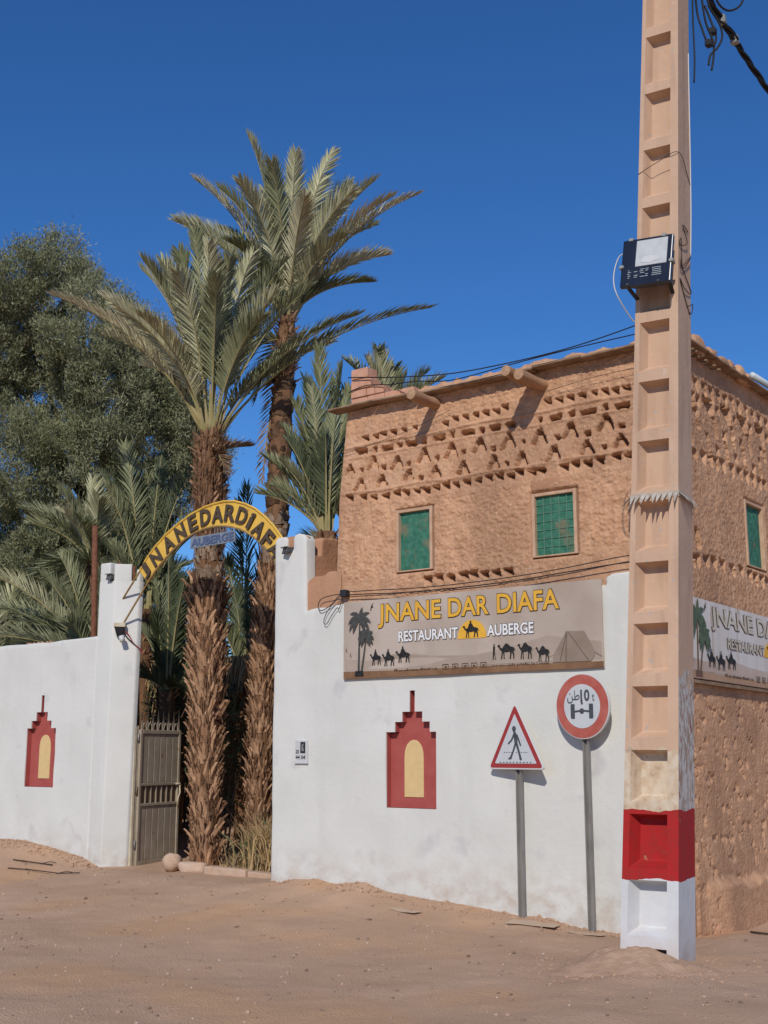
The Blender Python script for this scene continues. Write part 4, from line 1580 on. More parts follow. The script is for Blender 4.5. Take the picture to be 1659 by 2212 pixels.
for r_ in range(5):
    for (a_, c_) in ((-.15, -.125), (-.10, -.065), (-.05, -.01), (-.005, .025), (.05, .125)):
        if rr.random() < .2:
            continue
        z_ = -.075 - r_ * .0165
        b = MB()
        b.box(a_ + rr.uniform(0, .006), c_ + rr.uniform(-.01, .006), .0223, .0232, z_, z_ + .005, MFl)
        b.build('printed_line', 'flood_print', ff)
for x_ in (-.14, .11):
    b = MB()
    b.tube([MFl @ Vector((x_, -.02, -.216)), MFl @ Vector((x_, .03, -.197))], .012, 8)
    b.build('screw', 'flood_back', fl)
for x_, u_ in ((.18, .75), (-.17, -.9)):      # the two arms of the yoke, down to the pole
    b = MB()
    b.bar(MFl @ Vector((x_, -.03, -.17)), Vector(pole_pt(u_, -1.0, 5.18)), .03, .012)
    b.build('yoke_arm', 'black_plastic', fl)


def wire(name, pts, r, m, label, parent=None, n=5, cat='wire', sub=8):
    """Smooth curve through the points."""
    P = [Vector(p) for p in pts]
    out = []
    for i in range(len(P) - 1):
        p0, p1, p2, p3 = P[max(i - 1, 0)], P[i], P[i + 1], P[min(i + 2, len(P) - 1)]
        for k in range(sub):
            t = k / sub
            out.append(.5 * ((2 * p1) + (p2 - p0) * t + (2 * p0 - 5 * p1 + 4 * p2 - p3) * t * t + (3 * p1 - p0 - 3 * p2 + p3) * t ** 3))
    out.append(P[-1])
    b_ = MB()
    b_.tube(out, r, n)
    o = b_.build(name, m, parent, True)
    if label:
        tag(o, label, cat)
    return o


wire('supply_wire', [MFl @ Vector((-.18, -.03, .13)), MFl @ Vector((-.255, -.03, .10)), MFl @ Vector((-.28, -.02, -.08)), MFl @ Vector((-.24, -.03, -.25)), Vector(pole_pt(-1.15, -.9, 5.02)), Vector(pole_pt(-1.0, -.8, 5.03))], .0055, 'white_wire', None, fl)
wire('white_cable', [pole_pt(1.0, .9, 7.4), pole_pt(1.04, .95, 6.6), pole_pt(1.05, 1.0, 6.0), pole_pt(1.04, .9, 5.6)], .006, 'white_wire', 'thin white cable running down the sky side of the pole', None, cat='cable')
wire('tie_wire', [pole_pt(-1.02, -1.02, 6.26), pole_pt(0, -1.03, 6.33), pole_pt(1.03, -1.03, 6.37), pole_pt(1.04, .5, 6.27), pole_pt(1.03, 1.03, 6.22)], .003, 'wire_brown', 'thin wire bound round the pole above the floodlight', None)
rr = random.Random(21)
pts = []
for i in range(16):
    pts.append(pole_pt(rr.uniform(1.02, 1.12), rr.uniform(-.9, 1.15), 5.75 - i * .045 + rr.uniform(-.12, .12)))
wire('dry_twine', pts, .004, 'wire_brown', 'tangle of brown twine on the pole beside the floodlight', None, cat='twine')

# overhead cables at the top of the pole
CB = [pole_pt(1.05, .2, 8.55), (-3.50, -1.10, 8.20), (-3.52, -.45, 8.22), (-3.60, .40, 8.34), (-3.664, 1.08, 8.47), (-3.8, 2.4, 8.75), (-4.2, 6, 9.4)]
CB = [(-3.47, -1.30, 8.20), (-3.40, -.85, 7.95), (-3.36, -.45, 7.80), (-3.30, 0.10, 7.62), (-3.2, 1.0, 7.45), (-3.0, 3.0, 7.3)]
cbt = thing('cable_bundle', 'thick twisted bundle of black cables running off the top of the pole', 'cable bundle', CB[0])
for k in range(3):
    pts = []
    n = 30
    for i in range(n + 1):
        t = i / n * (len(CB) - 1)
        j = min(int(t), len(CB) - 2)
        p = Vector(CB[j]).lerp(Vector(CB[j + 1]), t - j)
        a = i * .9 + k * 2.1
        pts.append(p + Vector((math.cos(a) * .016, 0, math.sin(a) * .016)))
    wire('strand', pts, .014, 'cable', None, cbt, 5, sub=2)
for t in (.9, 1.45):
    j = int(t)
    p = Vector(CB[j]).lerp(Vector(CB[j + 1]), t - j)
    b = MB()
    b.box(-.035, .035, -.03, .03, -.04, .045, Matrix.Translation(p))
    bevel(b.build('cable_clamp', 'flood_clip', cbt), .01, 1)
tg = thing('cable_tangle', 'dangling loops of black cable beside the top of the pole', 'cable', (-3.45, -1.15, 7.9))


for k, path in enumerate((
        [(-3.50, -1.25, 8.2), (-3.52, -1.18, 7.95), (-3.49, -1.16, 7.78), (-3.46, -1.14, 7.66), (-3.42, -1.11, 7.62), (-3.40, -1.08, 7.72), (-3.44, -1.10, 7.90), (-3.47, -1.13, 8.02)],
        [(-3.44, -1.2, 8.2), (-3.42, -1.14, 7.98), (-3.37, -1.06, 7.84), (-3.36, -1.04, 7.72), (-3.40, -1.06, 7.62), (-3.45, -1.10, 7.55), (-3.47, -1.11, 7.45)],
        [(-3.47, -1.2, 8.15), (-3.46, -1.15, 7.85), (-3.42, -1.1, 7.66), (-3.43, -1.09, 7.52), (-3.45, -1.1, 7.40)],
        [(-3.40, -1.15, 8.2), (-3.36, -1.08, 8.02), (-3.30, -1.0, 7.97), (-3.22, -.94, 8.02), (-3.20, -.92, 8.12), (-3.26, -1.0, 8.2)],
        [(-3.52, -1.25, 8.2), (-3.545, -1.22, 7.9), (-3.55, -1.22, 7.5), (-3.555, -1.25, 7.25)],
        [(-3.43, -1.15, 8.0), (-3.39, -1.05, 7.9), (-3.33, -.9, 7.86), (-3.34, -.7, 7.86)])):
    wire('loop', path, .010 if k != 4 else .008, 'cable', None, tg, 5)
for p in ((-3.45, -1.13, 7.64), (-3.42, -1.1, 7.76)):
    b = MB()
    b.box(-.03, .03, -.03, .03, -.03, .035, Matrix.Translation(Vector(p)))
    bevel(b.build('connector', 'black_plastic', tg), .01, 1)

# cables that cross to the building
b = MB()
b.tube([(-4.72, .95, 5.38), (-4.72, .95, 6.22)], .02, 8)
tag(b.build('roof_mast', 'rust', None, True), 'short iron mast on the roof behind the concrete pole', 'mast')
wire('overhead_cable', [(-4.72, .95, 6.15), (-5.21, .9, 6.027), (-6.036, .7, 5.86), (-7.04, .4, 5.75), (-7.62, .05, 5.712), (-8.19, -.01, 5.80), (-8.36, .0, 5.83)], .007, 'cable', 'single black cable slung over the roof to the stacked bricks', None, cat='cable')
wire('roof_cable', [(-4.5, -.16, 5.53), (-5.3, -.17, 5.52), (-6.0, -.17, 5.50), (-6.8, -.16, 5.47), (-7.3, -.15, 5.55), (-7.72, -.02, 5.625), (-8.1, .005, 5.69), (-8.36, .01, 5.655)], .006, 'cable', 'black cable lying along the roof edge and draped over the bricks', None, cat='cable')
wire('wall_cable', [(-4.5, -.02, 3.43), (-5.0, -.03, 3.41), (-5.6, -.035, 3.355), (-6.3, -.035, 3.315), (-7.2, -.03, 3.30), (-8.0, -.03, 3.325), (-8.34, -.03, 3.335)], .005, 'cable', 'upper of two black cables sagging above the front banner', None, cat='cable')
wire('wall_cable', [(-4.5, -.03, 3.345), (-5.0, -.04, 3.345), (-5.6, -.045, 3.31), (-6.2, -.045, 3.275), (-6.9, -.04, 3.262), (-7.6, -.035, 3.268), (-8.05, -.035, 3.29), (-8.34, -.03, 3.30)], .006, 'cable', 'lower of two black cables, just over the banner top edge', None, cat='cable')
wire('thin_wire', [(-4.6, -.01, 5.245), (-5.2, -.02, 5.235), (-5.8, -.01, 5.185)], .003, 'wire_brown', 'thin wire strung below the roof beams near the pole', None)
wire('thin_wire', [(-6.95, .0, 5.20), (-7.5, -.01, 5.06), (-8.0, -.01, 4.98), (-8.44, 0.02, 4.945)], .003, 'wire_brown', 'thin wire sloping down the front wall below the first beam', None)
jb = thing('junction_box', 'small dark cable box on the brown plaster above the banner corner', 'cable box', (-8.375, -.02, 3.32))
b = MB()
b.box(-8.415, -8.335, -.065, .02, 3.285, 3.36)
bevel(b.build('box_body', 'black_plastic', jb), .012, 2)
wire('cable_tail', [(-8.38, -.05, 3.32), (-8.45, -.045, 3.29), (-8.56, -.04, 3.20), (-8.70, -.04, 3.15), (-8.745, -.04, 3.20), (-8.70, -.04, 3.28), (-8.55, -.04, 3.31), (-8.42, -.045, 3.315)], .005, 'cable', None, jb)
wire('cable_tail', [(-8.38, -.05, 3.30), (-8.50, -.045, 3.235), (-8.62, -.04, 3.12), (-8.66, -.04, 3.02), (-8.62, -.04, 2.995), (-8.55, -.04, 3.08), (-8.47, -.04, 3.165), (-8.44, -.04, 3.15), (-8.39, -.045, 3.29)], .0045, 'flood_back', None, jb)

# ================================================================= ROAD SIGNS
def sign_frame(c, yaw):
    M = Matrix.Translation(Vector(c)) @ Matrix.Rotation(yaw, 4, 'Z')
    return lambda u, w, d: tuple(M @ Vector((u, -d, w)))


def post(parent, fn, z_top, z_bot, cz):
    """Open steel channel."""
    p = [(-.028, -.052), (.028, -.052), (.034, -.014), (.022, -.014), (.016, -.042), (-.016, -.042), (-.022, -.014), (-.034, -.014)]
    n = len(p)
    v = [fn(a, z - cz, b_) for z in (z_bot, z_top) for a, b_ in p]
    f = [(i, (i + 1) % n, (i + 1) % n + n, i + n) for i in range(n)] + [tuple(range(n - 1, -1, -1)), tuple(range(n, 2 * n))]
    o = obj('post', v, f, 'steel', parent)
    bm_ = bmesh.new()
    bm_.from_mesh(o.data)
    bmesh.ops.recalc_face_normals(bm_, faces=bm_.faces)
    bm_.to_mesh(o.data)
    bm_.free()
    return o


# weight limit disc
cR = (-5.40, -.13, 2.012)
rs = thing('road_sign', 'round red-rimmed ten-tonne axle weight sign on a steel post, nearest the pole', 'road sign', (cR[0], cR[1], 0), group='road signs by the white wall')
fr = sign_frame(cR, R(-8))
post(rs, fr, cR[2] + .1, -.15, cR[2])


def disc(r, n=56):
    return [(r * math.cos(2 * math.pi * i / n), r * math.sin(2 * math.pi * i / n)) for i in range(n)]


b = MB()
b.prism(disc(.305), lambda u, w, d: fr(u, w, .016 - d), .030)
pn = b.build('panel', 'sign_rim', rs)
bevel(pn, .004, 2)
b = MB()
b.prism(disc(.296), lambda u, w, d: fr(u, w, .0185 - d), .002)
b.build('red_ring', 'sign_red', pn)
b = MB()
b.prism(disc(.205), lambda u, w, d: fr(u, w, .0215 - d), .002)
b.build('white_field', 'sign_white', pn)
text_on('lettering', '10', 'sign_ink', pn, fr, -.012, .092, .045, .155, .0245, fat=.03)
text_on('lettering', 't', 'sign_ink', pn, fr, .120, .145, .045, .110, .0245, fat=.012)
text_on('lettering', '\ufee6\ufec3', 'sign_ink', pn, fr, -.165, -.022, .028, .150, .0245, fat=.004)
ax = MB()
ax.prism([(-.082, -.058), (-.03, -.052), (.03, -.052), (.082, -.058), (.082, -.04), (.03, -.035), (-.03, -.035), (-.082, -.04)], lambda u, w, d: fr(u, w, .0245 - d), .002)
for sx in (-1, 1):
    ax.prism([(sx * .082, -.115), (sx * .122, -.115), (sx * .128, -.105), (sx * .128, .012), (sx * .122, .022), (sx * .082, .022)][::sx], lambda u, w, d: fr(u, w, .0252 - d), .0025)
ax.prism([(.026 * math.cos(a), -.045 + .026 * math.sin(a)) for a in np.linspace(0, 2 * math.pi, 16, endpoint=False)], lambda u, w, d: fr(u, w, .0252 - d), .0025)
ax.build('axle_symbol', 'sign_ink', pn)
ar = MB()
ar.prism([(-.010, .055), (-.014, .04), (-.006, .03), (-.012, .024), (.004, .012), (.016, .024), (.010, .032), (.012, .055)], lambda u, w, d: fr(u, w, .0245 - d), .002)
ar.build('arrow_symbol', 'sign_ink', pn)

# pedestrian crossing triangle
cT = (-6.135, -.13, 1.435)
ts = thing('road_sign', 'red-bordered triangular sign of a walking pedestrian on a steel post', 'road sign', (cT[0], cT[1], 0), group='road signs by the white wall')
ft = sign_frame(cT, R(-10))
post(ts, ft, cT[2] + .04, -.12, cT[2])


def tri(h, w, r, z0, n=5):
    """Triangle with rounded corners: base at z0, height h, width w."""
    pts = [(-w / 2, z0), (w / 2, z0), (0, z0 + h)]
    out = []
    for i in range(3):
        p, a, c = Vector(pts[i]), Vector(pts[i - 1]), Vector(pts[(i + 1) % 3])
        ta, tc = (a - p).normalized(), (c - p).normalized()
        for k in range(n + 1):
            t = k / n
            q = p + ta * r * (1 - t) ** 2 + tc * r * t ** 2
            out.append((q.x, q.y))
    return out


b = MB()
b.prism(tri(.635, .715, .05, -.012), lambda u, w, d: ft(u, w, .016 - d), .028)
pt = b.build('panel', 'sign_rim', ts)
bevel(pt, .003, 1)
b = MB()
b.prism(tri(.605, .675, .04, .004), lambda u, w, d: ft(u, w, .0185 - d), .002)
b.build('red_border', 'sign_red_dark', pt)
b = MB()
b.prism(tri(.475, .53, .012, .045), lambda u, w, d: ft(u, w, .0215 - d), .002)
b.build('white_field', 'sign_white', pt)
pd = MB()
for poly in ([(-.008 + .024 * math.cos(a), .375 + .028 * math.sin(a)) for a in np.linspace(0, 2 * math.pi, 14, endpoint=False)],
             [(-.016, .352), (.004, .352), (.030, .315), (.034, .285), (.032, .225), (-.002, .225), (-.012, .285), (-.02, .318)],
             [(-.022, .322), (-.004, .318), (-.034, .262), (-.082, .224), (-.092, .238), (-.05, .272)],
             [(.022, .322), (.036, .318), (.058, .268), (.080, .215), (.066, .208), (.042, .258)],
             [(-.004, .236), (.022, .236), (-.022, .145), (-.05, .085), (-.088, .083), (-.086, .097), (-.066, .108), (-.03, .17)],
             [(.006, .236), (.034, .236), (.062, .15), (.085, .082), (.068, .074), (.054, .082), (.052, .10), (.036, .155)]):
    pd.prism(poly, lambda u, w, d: ft(u, w, .0245 - d), .002)
pd.build('walker_symbol', 'sign_ink', pt)
ds = MB()
for i in range(10):
    u_ = -.20 + i * .0425
    ds.prism([(u_, .052), (u_ + .018, .052), (u_ + .018, .060), (u_, .060)], lambda u, w, d: ft(u, w, .0245 - d), .002)
for i in range(10):
    u_ = -.145 + i * .031
    if -.05 < u_ < -.02 or .02 < u_ < .05:
        continue
    ds.prism([(u_, .148), (u_ + .015, .148), (u_ + .015, .154), (u_, .154)], lambda u, w, d: ft(u, w, .0245 - d), .002)
ds.build('dashed_lines', 'sign_ink', pt)

# ================================================================= ELECTRICITY METER, LAMPS, ARCH, GATE
mt = thing('meter_box', 'small grey-white meter box with a dark window, set in the white pillar', 'meter box', (-8.985, 0, 1.47))
b = MB()
b.box(-9.075, -8.895, -.022, .05, 1.472, 1.718)
bevel(b.build('box_body', 'white_plastic', mt), .006, 2)
b = MB()
b.box(-8.995, -8.925, -.0265, -.02, 1.575, 1.698)
b.build('window', 'black_plastic', mt)
b = MB()
b.prism([(-8.975, 1.60), (-8.945, 1.595), (-8.942, 1.62), (-8.955, 1.64), (-8.945, 1.68), (-8.975, 1.67)], lambda u, w, d: (u, -.0285 + d, w), .0015)
b.build('dial', 'flood_clip', mt)
fm = lambda u, w, d: (u, -.0225 - d, w)
text_on('lettering', '20', 'print_black', mt, fm, -9.065, -9.015, 1.57, 1.612, .002, fat=.02)
text_on('lettering', '44 04', 'print_black', mt, fm, -9.065, -8.925, 1.508, 1.552, .002, fat=.02)
b = MB()
b.box(-9.08, -8.89, -.028, .0, 1.462, 1.474)
b.build('lid_lip', 'white_plastic', mt)


def small_lamp(x, y, z, label, s=1.0, yaw=0.0):
    t_ = thing('spotlight', label, 'spotlight', (x, y, z), group='spotlights in the wall notches')
    M = Matrix.Translation((x, y, z)) @ Matrix.Rotation(yaw, 4, 'Z')
    b_ = MB()
    b_.add([M @ Vector(p) for p in ((-.055 * s, -.09, -.055), (.055 * s, -.09, -.055), (.055 * s, -.07, .02), (-.055 * s, -.07, .02), (-.04 * s, .02, -.03), (.04 * s, .02, -.03), (.045 * s, .03, .03), (-.045 * s, .03, .03))],
           [(0, 1, 2, 3), (4, 7, 6, 5), (0, 4, 5, 1), (1, 5, 6, 2), (2, 6, 7, 3), (3, 7, 4, 0)])
    bevel(b_.build('housing', 'flood_back', t_), .006, 1)
    b_ = MB()
    b_.box(-.065 * s, .065 * s, -.10, -.06, .018, .030, M)
    bevel(b_.build('visor', 'flood_clip', t_), .004, 1)
    b_ = MB()
    b_.bar(M @ Vector((0, .02, -.01)), M @ Vector((0, .12, -.03)), .03, .02)
    b_.build('bracket', 'black_plastic', t_)


small_lamp(-12.345, .03, 3.86, 'small black spotlight in the notch of the left tower', .9)
small_lamp(-9.21, .0, 3.90, 'small grey spotlight in the notch of the right white pillar', 1.0, R(-20))
for x_, y_, z0, z1, lab, r_ in ((-12.345, .12, 3.72, 4.06, 'short rusty stake in the left notch of the tower', .026), (-12.14, .20, 3.72, 4.0, 'short rusty stake in the splayed notch of the tower', .022), (-9.235, .12, 3.80, 4.075, 'short brown stake behind the right pillar notch', .03)):
    b = MB()
    b.tube([(x_, y_, z0), (x_ + .004, y_, (z0 + z1) / 2), (x_, y_, z1)], [r_, r_ * .95, r_ * .9], 8)
    tag(b.build('stake', 'rust', None, True), lab, 'stake')

# security lamp on the splayed face
FX = Vector((1, 1, 0)).normalized()      # along the splayed face
FN = Vector((1, -1, 0)).normalized()     # outwards


def face_pt(t, out, z):
    base = Vector((-12.325 + LN * z, 0, z))
    return base + FX * t + FN * out


sl = thing('security_lamp', 'box lamp with a white sensor on the splayed tower face', 'lamp', face_pt(.10, .05, 3.15))
MS_ = Matrix(((FX.x, FN.x, 0, 0), (FX.y, FN.y, 0, 0), (0, 0, 1, 0), (0, 0, 0, 1)))


def MSat(t, z):
    p = face_pt(t, 0, z)
    m_ = MS_.copy()
    m_[0][3], m_[1][3], m_[2][3] = p
    return m_


m_ = MSat(.09, 3.18)
b = MB()
b.box(-.075, .075, 0, .10, .0, .055, m_)
bevel(b.build('lamp_box', 'gate_cream', sl), .008, 2)
b = MB()
b.add([m_ @ Vector(p) for p in ((-.065, .01, -.002), (.065, .01, -.002), (.065, .09, -.002), (-.065, .09, -.002), (-.03, .005, -.13), (.04, .005, -.13), (.04, .05, -.13), (-.03, .05, -.13))],
      [(0, 1, 2, 3), (4, 7, 6, 5), (0, 4, 5, 1), (1, 5, 6, 2), (2, 6, 7, 3), (3, 7, 4, 0)])
bevel(b.build('bracket', 'black_plastic', sl), .006, 1)
b = MB()
b.tube([m_ @ Vector((.03, .10, -.12)), m_ @ Vector((.05, .115, -.19))], .036, 12)
b.build('sensor', 'white_plastic', sl, True)
wire('red_cable', [m_ @ Vector((.05, .04, -.03)), m_ @ Vector((.12, .03, -.10)), m_ @ Vector((.18, .02, -.2)), m_ @ Vector((.25, .015, -.26)), m_ @ Vector((.31, .0, -.33))], .007, 'red_wire', None, sl)
wire('black_cable', [m_ @ Vector((.04, .04, -.05)), m_ @ Vector((.11, .03, -.14)), m_ @ Vector((.20, .02, -.22)), m_ @ Vector((.30, .0, -.30))], .007, 'cable', None, sl)

# arch over the gate
out_ = [(-11.82, 3.88), (-11.70, 4.03), (-11.55, 4.17), (-11.34, 4.32), (-11.13, 4.43), (-10.90, 4.525), (-10.68, 4.585), (-10.50, 4.612), (-10.33, 4.62), (-10.15, 4.60), (-9.98, 4.55), (-9.80, 4.465), (-9.64, 4.35), (-9.50, 4.225), (-9.38, 4.09), (-9.28, 3.94), (-9.20, 3.78)]
inn_ = [(-11.66, 3.72), (-11.52, 3.86), (-11.36, 3.99), (-11.18, 4.12), (-10.98, 4.225), (-10.82, 4.28), (-10.67, 4.31), (-10.54, 4.322), (-10.41, 4.318), (-10.29, 4.305), (-10.18, 4.28), (-10.03, 4.235), (-9.88, 4.16), (-9.73, 4.06), (-9.59, 3.94), (-9.47, 3.80), (-9.37, 3.64)]
ag = thing('gate_arch', 'yellow arched sign with dark letters spanning the open gate', 'arch sign', (-10.5, .05, 3.6))
AY = .02
b = MB()
n = len(out_)
V = [(x, AY + d, z) for d in (0, .025) for (x, z) in out_ + inn_]
F = []
for i in range(n - 1):
    F.append((i, i + 1, n + i + 1, n + i))
    F.append((2 * n + i, 3 * n + i, 3 * n + i + 1, 2 * n + i + 1))
    F.append((i, 2 * n + i, 2 * n + i + 1, i + 1))
    F.append((n + i, n + i + 1, 3 * n + i + 1, 3 * n + i))
F += [(0, n, 3 * n, 2 * n), (n - 1, 3 * n - 1, 4 * n - 1, 2 * n - 1)]
b.add(V, F)
band = b.build('band', 'arch_yellow', ag)
for line in (out_, inn_):
    b = MB()
    b.tube([(x, AY - .004, z) for x, z in line], .014, 6)
    b.build('edge_rod', 'rod' if line is inn_ else 'arch_yellow', ag)
LET = list('JNANEDARDiAFA')
LP = [(-11.69, 3.87), (-11.51, 4.035), (-11.285, 4.185), (-11.075, 4.31), (-10.855, 4.405), (-10.635, 4.455), (-10.425, 4.465), (-10.21, 4.455), (-10.005, 4.395), (-9.855, 4.315), (-9.725, 4.20), (-9.575, 4.065), (-9.46, 3.93)]
for i, (ch, (cx, cz)) in enumerate(zip(LET, LP)):
    p0, p1 = LP[max(i - 1, 0)], LP[min(i + 1, len(LP) - 1)]
    a = math.atan2(p1[1] - p0[1], p1[0] - p0[0])
    hh = .205
    ww = {'J': .12, 'i': .06, 'D': .17, 'A': .18, 'R': .165, 'N': .165, 'E': .14, 'F': .14}[ch]

    def fl_(u, w, d, cx=cx, cz=cz, a=a):
        return (cx + u * math.cos(a) - w * math.sin(a), AY - d, cz + u * math.sin(a) + w * math.cos(a))
    o = text_on('letter', ch, 'letter_dark', ag, fl_, -ww / 2, ww / 2, -hh / 2, hh / 2, .010, fat=.028, ext=.05, ref=.02)
    text_on('letter_face', ch, 'letter_brown', o, fl_, -ww / 2, ww / 2, -hh / 2, hh / 2, .0215, fat=-.006, ext=.0, ref=.02)
for a_, b_ in (((-11.815, AY, 3.885), face_pt(.11, .0, 3.56)), ((-11.655, AY, 3.725), face_pt(.115, .0, 3.20))):
    r_ = MB()
    r_.tube([a_, b_], .013, 6)
    r_.build('support_rod', 'rod', ag)
# hanging plate
hp = thing('hanging_sign', 'small grey-blue plate with letters hanging under the arch', 'hanging sign', (-10.5, AY, 4.08))
fp_ = lambda u, w, d: (-10.895 + u, AY - .004 - d + .0 * u, 4.082 + w + .020 * u)
b = MB()
b.prism([(0, 0), (.77, 0), (.77, .142), (0, .142)], lambda u, w, d: fp_(u, w, -d), .012)
pl_ = b.build('plate', 'plate_grey', hp)
text_on('lettering', 'AUBERGE', 'plate_letter', pl_, fp_, .02, .75, .02, .122, .004, fat=.03, ext=.02)
for u_ in (.06, .42, .47, .52, .57, .62, .71):
    r_ = MB()
    zt_ = np.interp(-10.895 + u_, [p[0] for p in inn_], [p[1] for p in inn_])
    p0 = fp_(u_, .14, 0)
    r_.tube([p0, (p0[0], AY, zt_)], .005, 5)
    r_.build('hanger', 'steel', hp)

# open gate leaf
gt = thing('gate_leaf', 'beige metal gate leaf with spikes on top, swung open and in shade', 'gate', (-12.10, .36, .16))
ga = Vector((-12.075, .355, .17))
gd = Vector((-.185, .90, 0)).normalized()
gn = Vector((gd.y, -gd.x, 0))      # towards the opening
GW, GH = .90, 1.70
MG = Matrix(((gd.x, gn.x, 0, ga.x), (gd.y, gn.y, 0, ga.y), (0, 0, 1, ga.z), (0, 0, 0, 1)))
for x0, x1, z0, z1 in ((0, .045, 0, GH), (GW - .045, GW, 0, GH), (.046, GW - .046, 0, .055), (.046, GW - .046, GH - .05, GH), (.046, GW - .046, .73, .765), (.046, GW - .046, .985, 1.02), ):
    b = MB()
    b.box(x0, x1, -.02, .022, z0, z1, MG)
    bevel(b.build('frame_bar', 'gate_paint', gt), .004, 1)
npn = 6
for (z0, z1) in ((.058, .728), (1.022, GH - .052)):
    for i in range(npn):
        x0 = .048 + (GW - .096) * i / npn
        x1 = .048 + (GW - .096) * (i + 1) / npn
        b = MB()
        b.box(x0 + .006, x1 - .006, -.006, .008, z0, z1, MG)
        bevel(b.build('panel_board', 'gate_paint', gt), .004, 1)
    b = MB()
    b.box(.047, GW - .047, -.009, -.0065, z0, z1, MG)
    b.build('backing_sheet', 'gate_paint', gt)
for i in range(1, 7):
    x_ = .046 + (GW - .092) * i / 7
    b = MB()
    b.bar(MG @ Vector((x_, .004, .766)), MG @ Vector((x_, .004, .984)), .014)
    b.build('grille_bar', 'gate_paint', gt)
b = MB()
b.box(.047, GW - .047, -.012, -.009, .766, .984, MG)
b.build('backing_sheet', 'letter_brown', gt)
for i in range(8):
    x_ = .04 + (GW - .08) * i / 7
    b = MB()
    b.add([MG @ Vector(p) for p in ((x_ - .014, -.004, GH), (x_ + .014, -.004, GH), (x_ + .014, .008, GH), (x_ - .014, .008, GH), (x_ - .02, 0.0, GH + .12), (x_ + .02, 0.0, GH + .12), (x_, .002, GH + .27 + .02 * (i % 2)))],
          [(0, 1, 5, 4), (2, 3, 4, 5), (1, 2, 5), (3, 0, 4), (4, 5, 6), (5, 4, 6), (0, 3, 2, 1)])
    b.build('spike', 'gate_paint', gt)
    if i < 7:
        a = []
        for k in range(9):
            t_ = math.pi * k / 8
            a.append(MG @ Vector((x_ + .058 - .045 * math.cos(t_), .0, GH + .09 * math.sin(t_))))
        b = MB()
        b.tube(a, .008, 5)
        b.build('scroll', 'gate_paint', gt)
b = MB()
b.tube([MG @ Vector((GW - .10, .03, .995)), MG @ Vector((GW - .02, .035, 1.0)), MG @ Vector((GW + .01, .03, .97))], .014, 6)
b.tube([MG @ Vector((GW - .02, .035, .98)), MG @ Vector((GW - .03, .05, .88)), MG @ Vector((GW - .075, .05, .80)), MG @ Vector((GW - .07, .04, .72)), MG @ Vector((GW - .03, .035, .70))], .010, 6)
b.build('latch', 'gate_cream', gt, True)
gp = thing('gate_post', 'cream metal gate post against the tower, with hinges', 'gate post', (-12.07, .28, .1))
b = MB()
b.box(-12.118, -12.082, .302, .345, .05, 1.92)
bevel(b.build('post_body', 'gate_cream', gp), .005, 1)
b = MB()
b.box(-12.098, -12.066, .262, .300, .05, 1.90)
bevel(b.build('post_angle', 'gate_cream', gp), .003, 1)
for z_ in (.38, 1.05, 1.72):
    b = MB()
    b.tube([(-12.068, .33, z_), (-12.068, .33, z_ + .10)], .014, 8)
    b.build('hinge', 'steel', gp, True)

# rusty pipe behind the left wall
b = MB()
b.tube([(-13.36, .6, .3), (-13.37, .6, 3.1), (-13.46, .6, 4.75)], [.045, .043, .04], 10)
tag(b.build('iron_pipe', 'rust', None, True), 'tall rusty iron pipe standing behind the left wall by the tower', 'pipe')
wire('wire_line', [(-13.44, .6, 4.55), (-12.7, .4, 4.62), (-11.9, .1, 4.42), (-11.2, .05, 4.55), (-10.6, .05, 4.58)], .003, 'wire_brown', 'thin wire from the rusty pipe to the yellow arch', None)


# ================================================================= STONES AT THE GATE, LITTER
def rock(name, c, rx, ry, rz, m, seed, yaw=0.0, sub=3, flat=1.0, parent=None):
    bm_ = bmesh.new()
    bmesh.ops.create_icosphere(bm_, subdivisions=sub, radius=1.0)
    r_ = random.Random(seed)
    o1 = Vector((r_.uniform(0, 50), r_.uniform(0, 50), 0))
    V = []
    for v_ in bm_.verts:
        p = v_.co.copy()
        p = Vector([math.copysign(abs(a) ** flat, a) for a in p])
        k = 1 + .16 * (float(vnoise(np.array(p.x * 2 + o1.x), np.array(p.y * 2 + p.z * 1.7 + o1.y), 1.0, seed)) - .5) * 2
        q_ = Vector((p.x * rx * k, p.y * ry * k, p.z * rz * k))
        q_ = Matrix.Rotation(yaw, 3, 'Z') @ q_
        V.append(Vector(c) + q_)
    F = [tuple(x.index for x in f.verts) for f in bm_.faces]
    bm_.free()
    return obj(name, V, F, m, parent, True)


for k_, (yy, hh, ww) in enumerate(((.80, .075, .10), (1.08, .05, .12), (1.30, .07, .09), (1.62, .095, .13), (1.84, .07, .10), (.45, .10, .16))):   # lumps on the side parapet
    rock('parapet_lump', (-4.36, yy, 5.50), .07, ww, hh, 'mud', 40 + k_, flat=.6, parent=bd)
tag(rock('stone', (-11.34, .30, .255), .12, .12, .115, 'stone_pink', 4), 'rounded pink stone at the foot of the gate leaf', 'stone')
tag(rock('stone', (-11.02, .36, .20), .20, .09, .075, 'stone_pink', 6, R(12), flat=.55), 'flat pale kerb stone in front of the big palm trunk', 'stone')
for i, (x0, x1, lab) in enumerate(((-10.80, -10.10, 'earthen kerb slab beside the dry grass'), (-10.09, -9.50, 'earthen kerb slab touching the white pillar'))):
    b = MB()
    b.bar((x0, .38 + .01 * i, .17 - .02 * i), (x1, .36, .165 - .03 * i), .14, .14)
    tag(bevel(b.build('kerb_slab', 'stone_pink', None), .02, 2), lab, 'kerb', kind='thing')

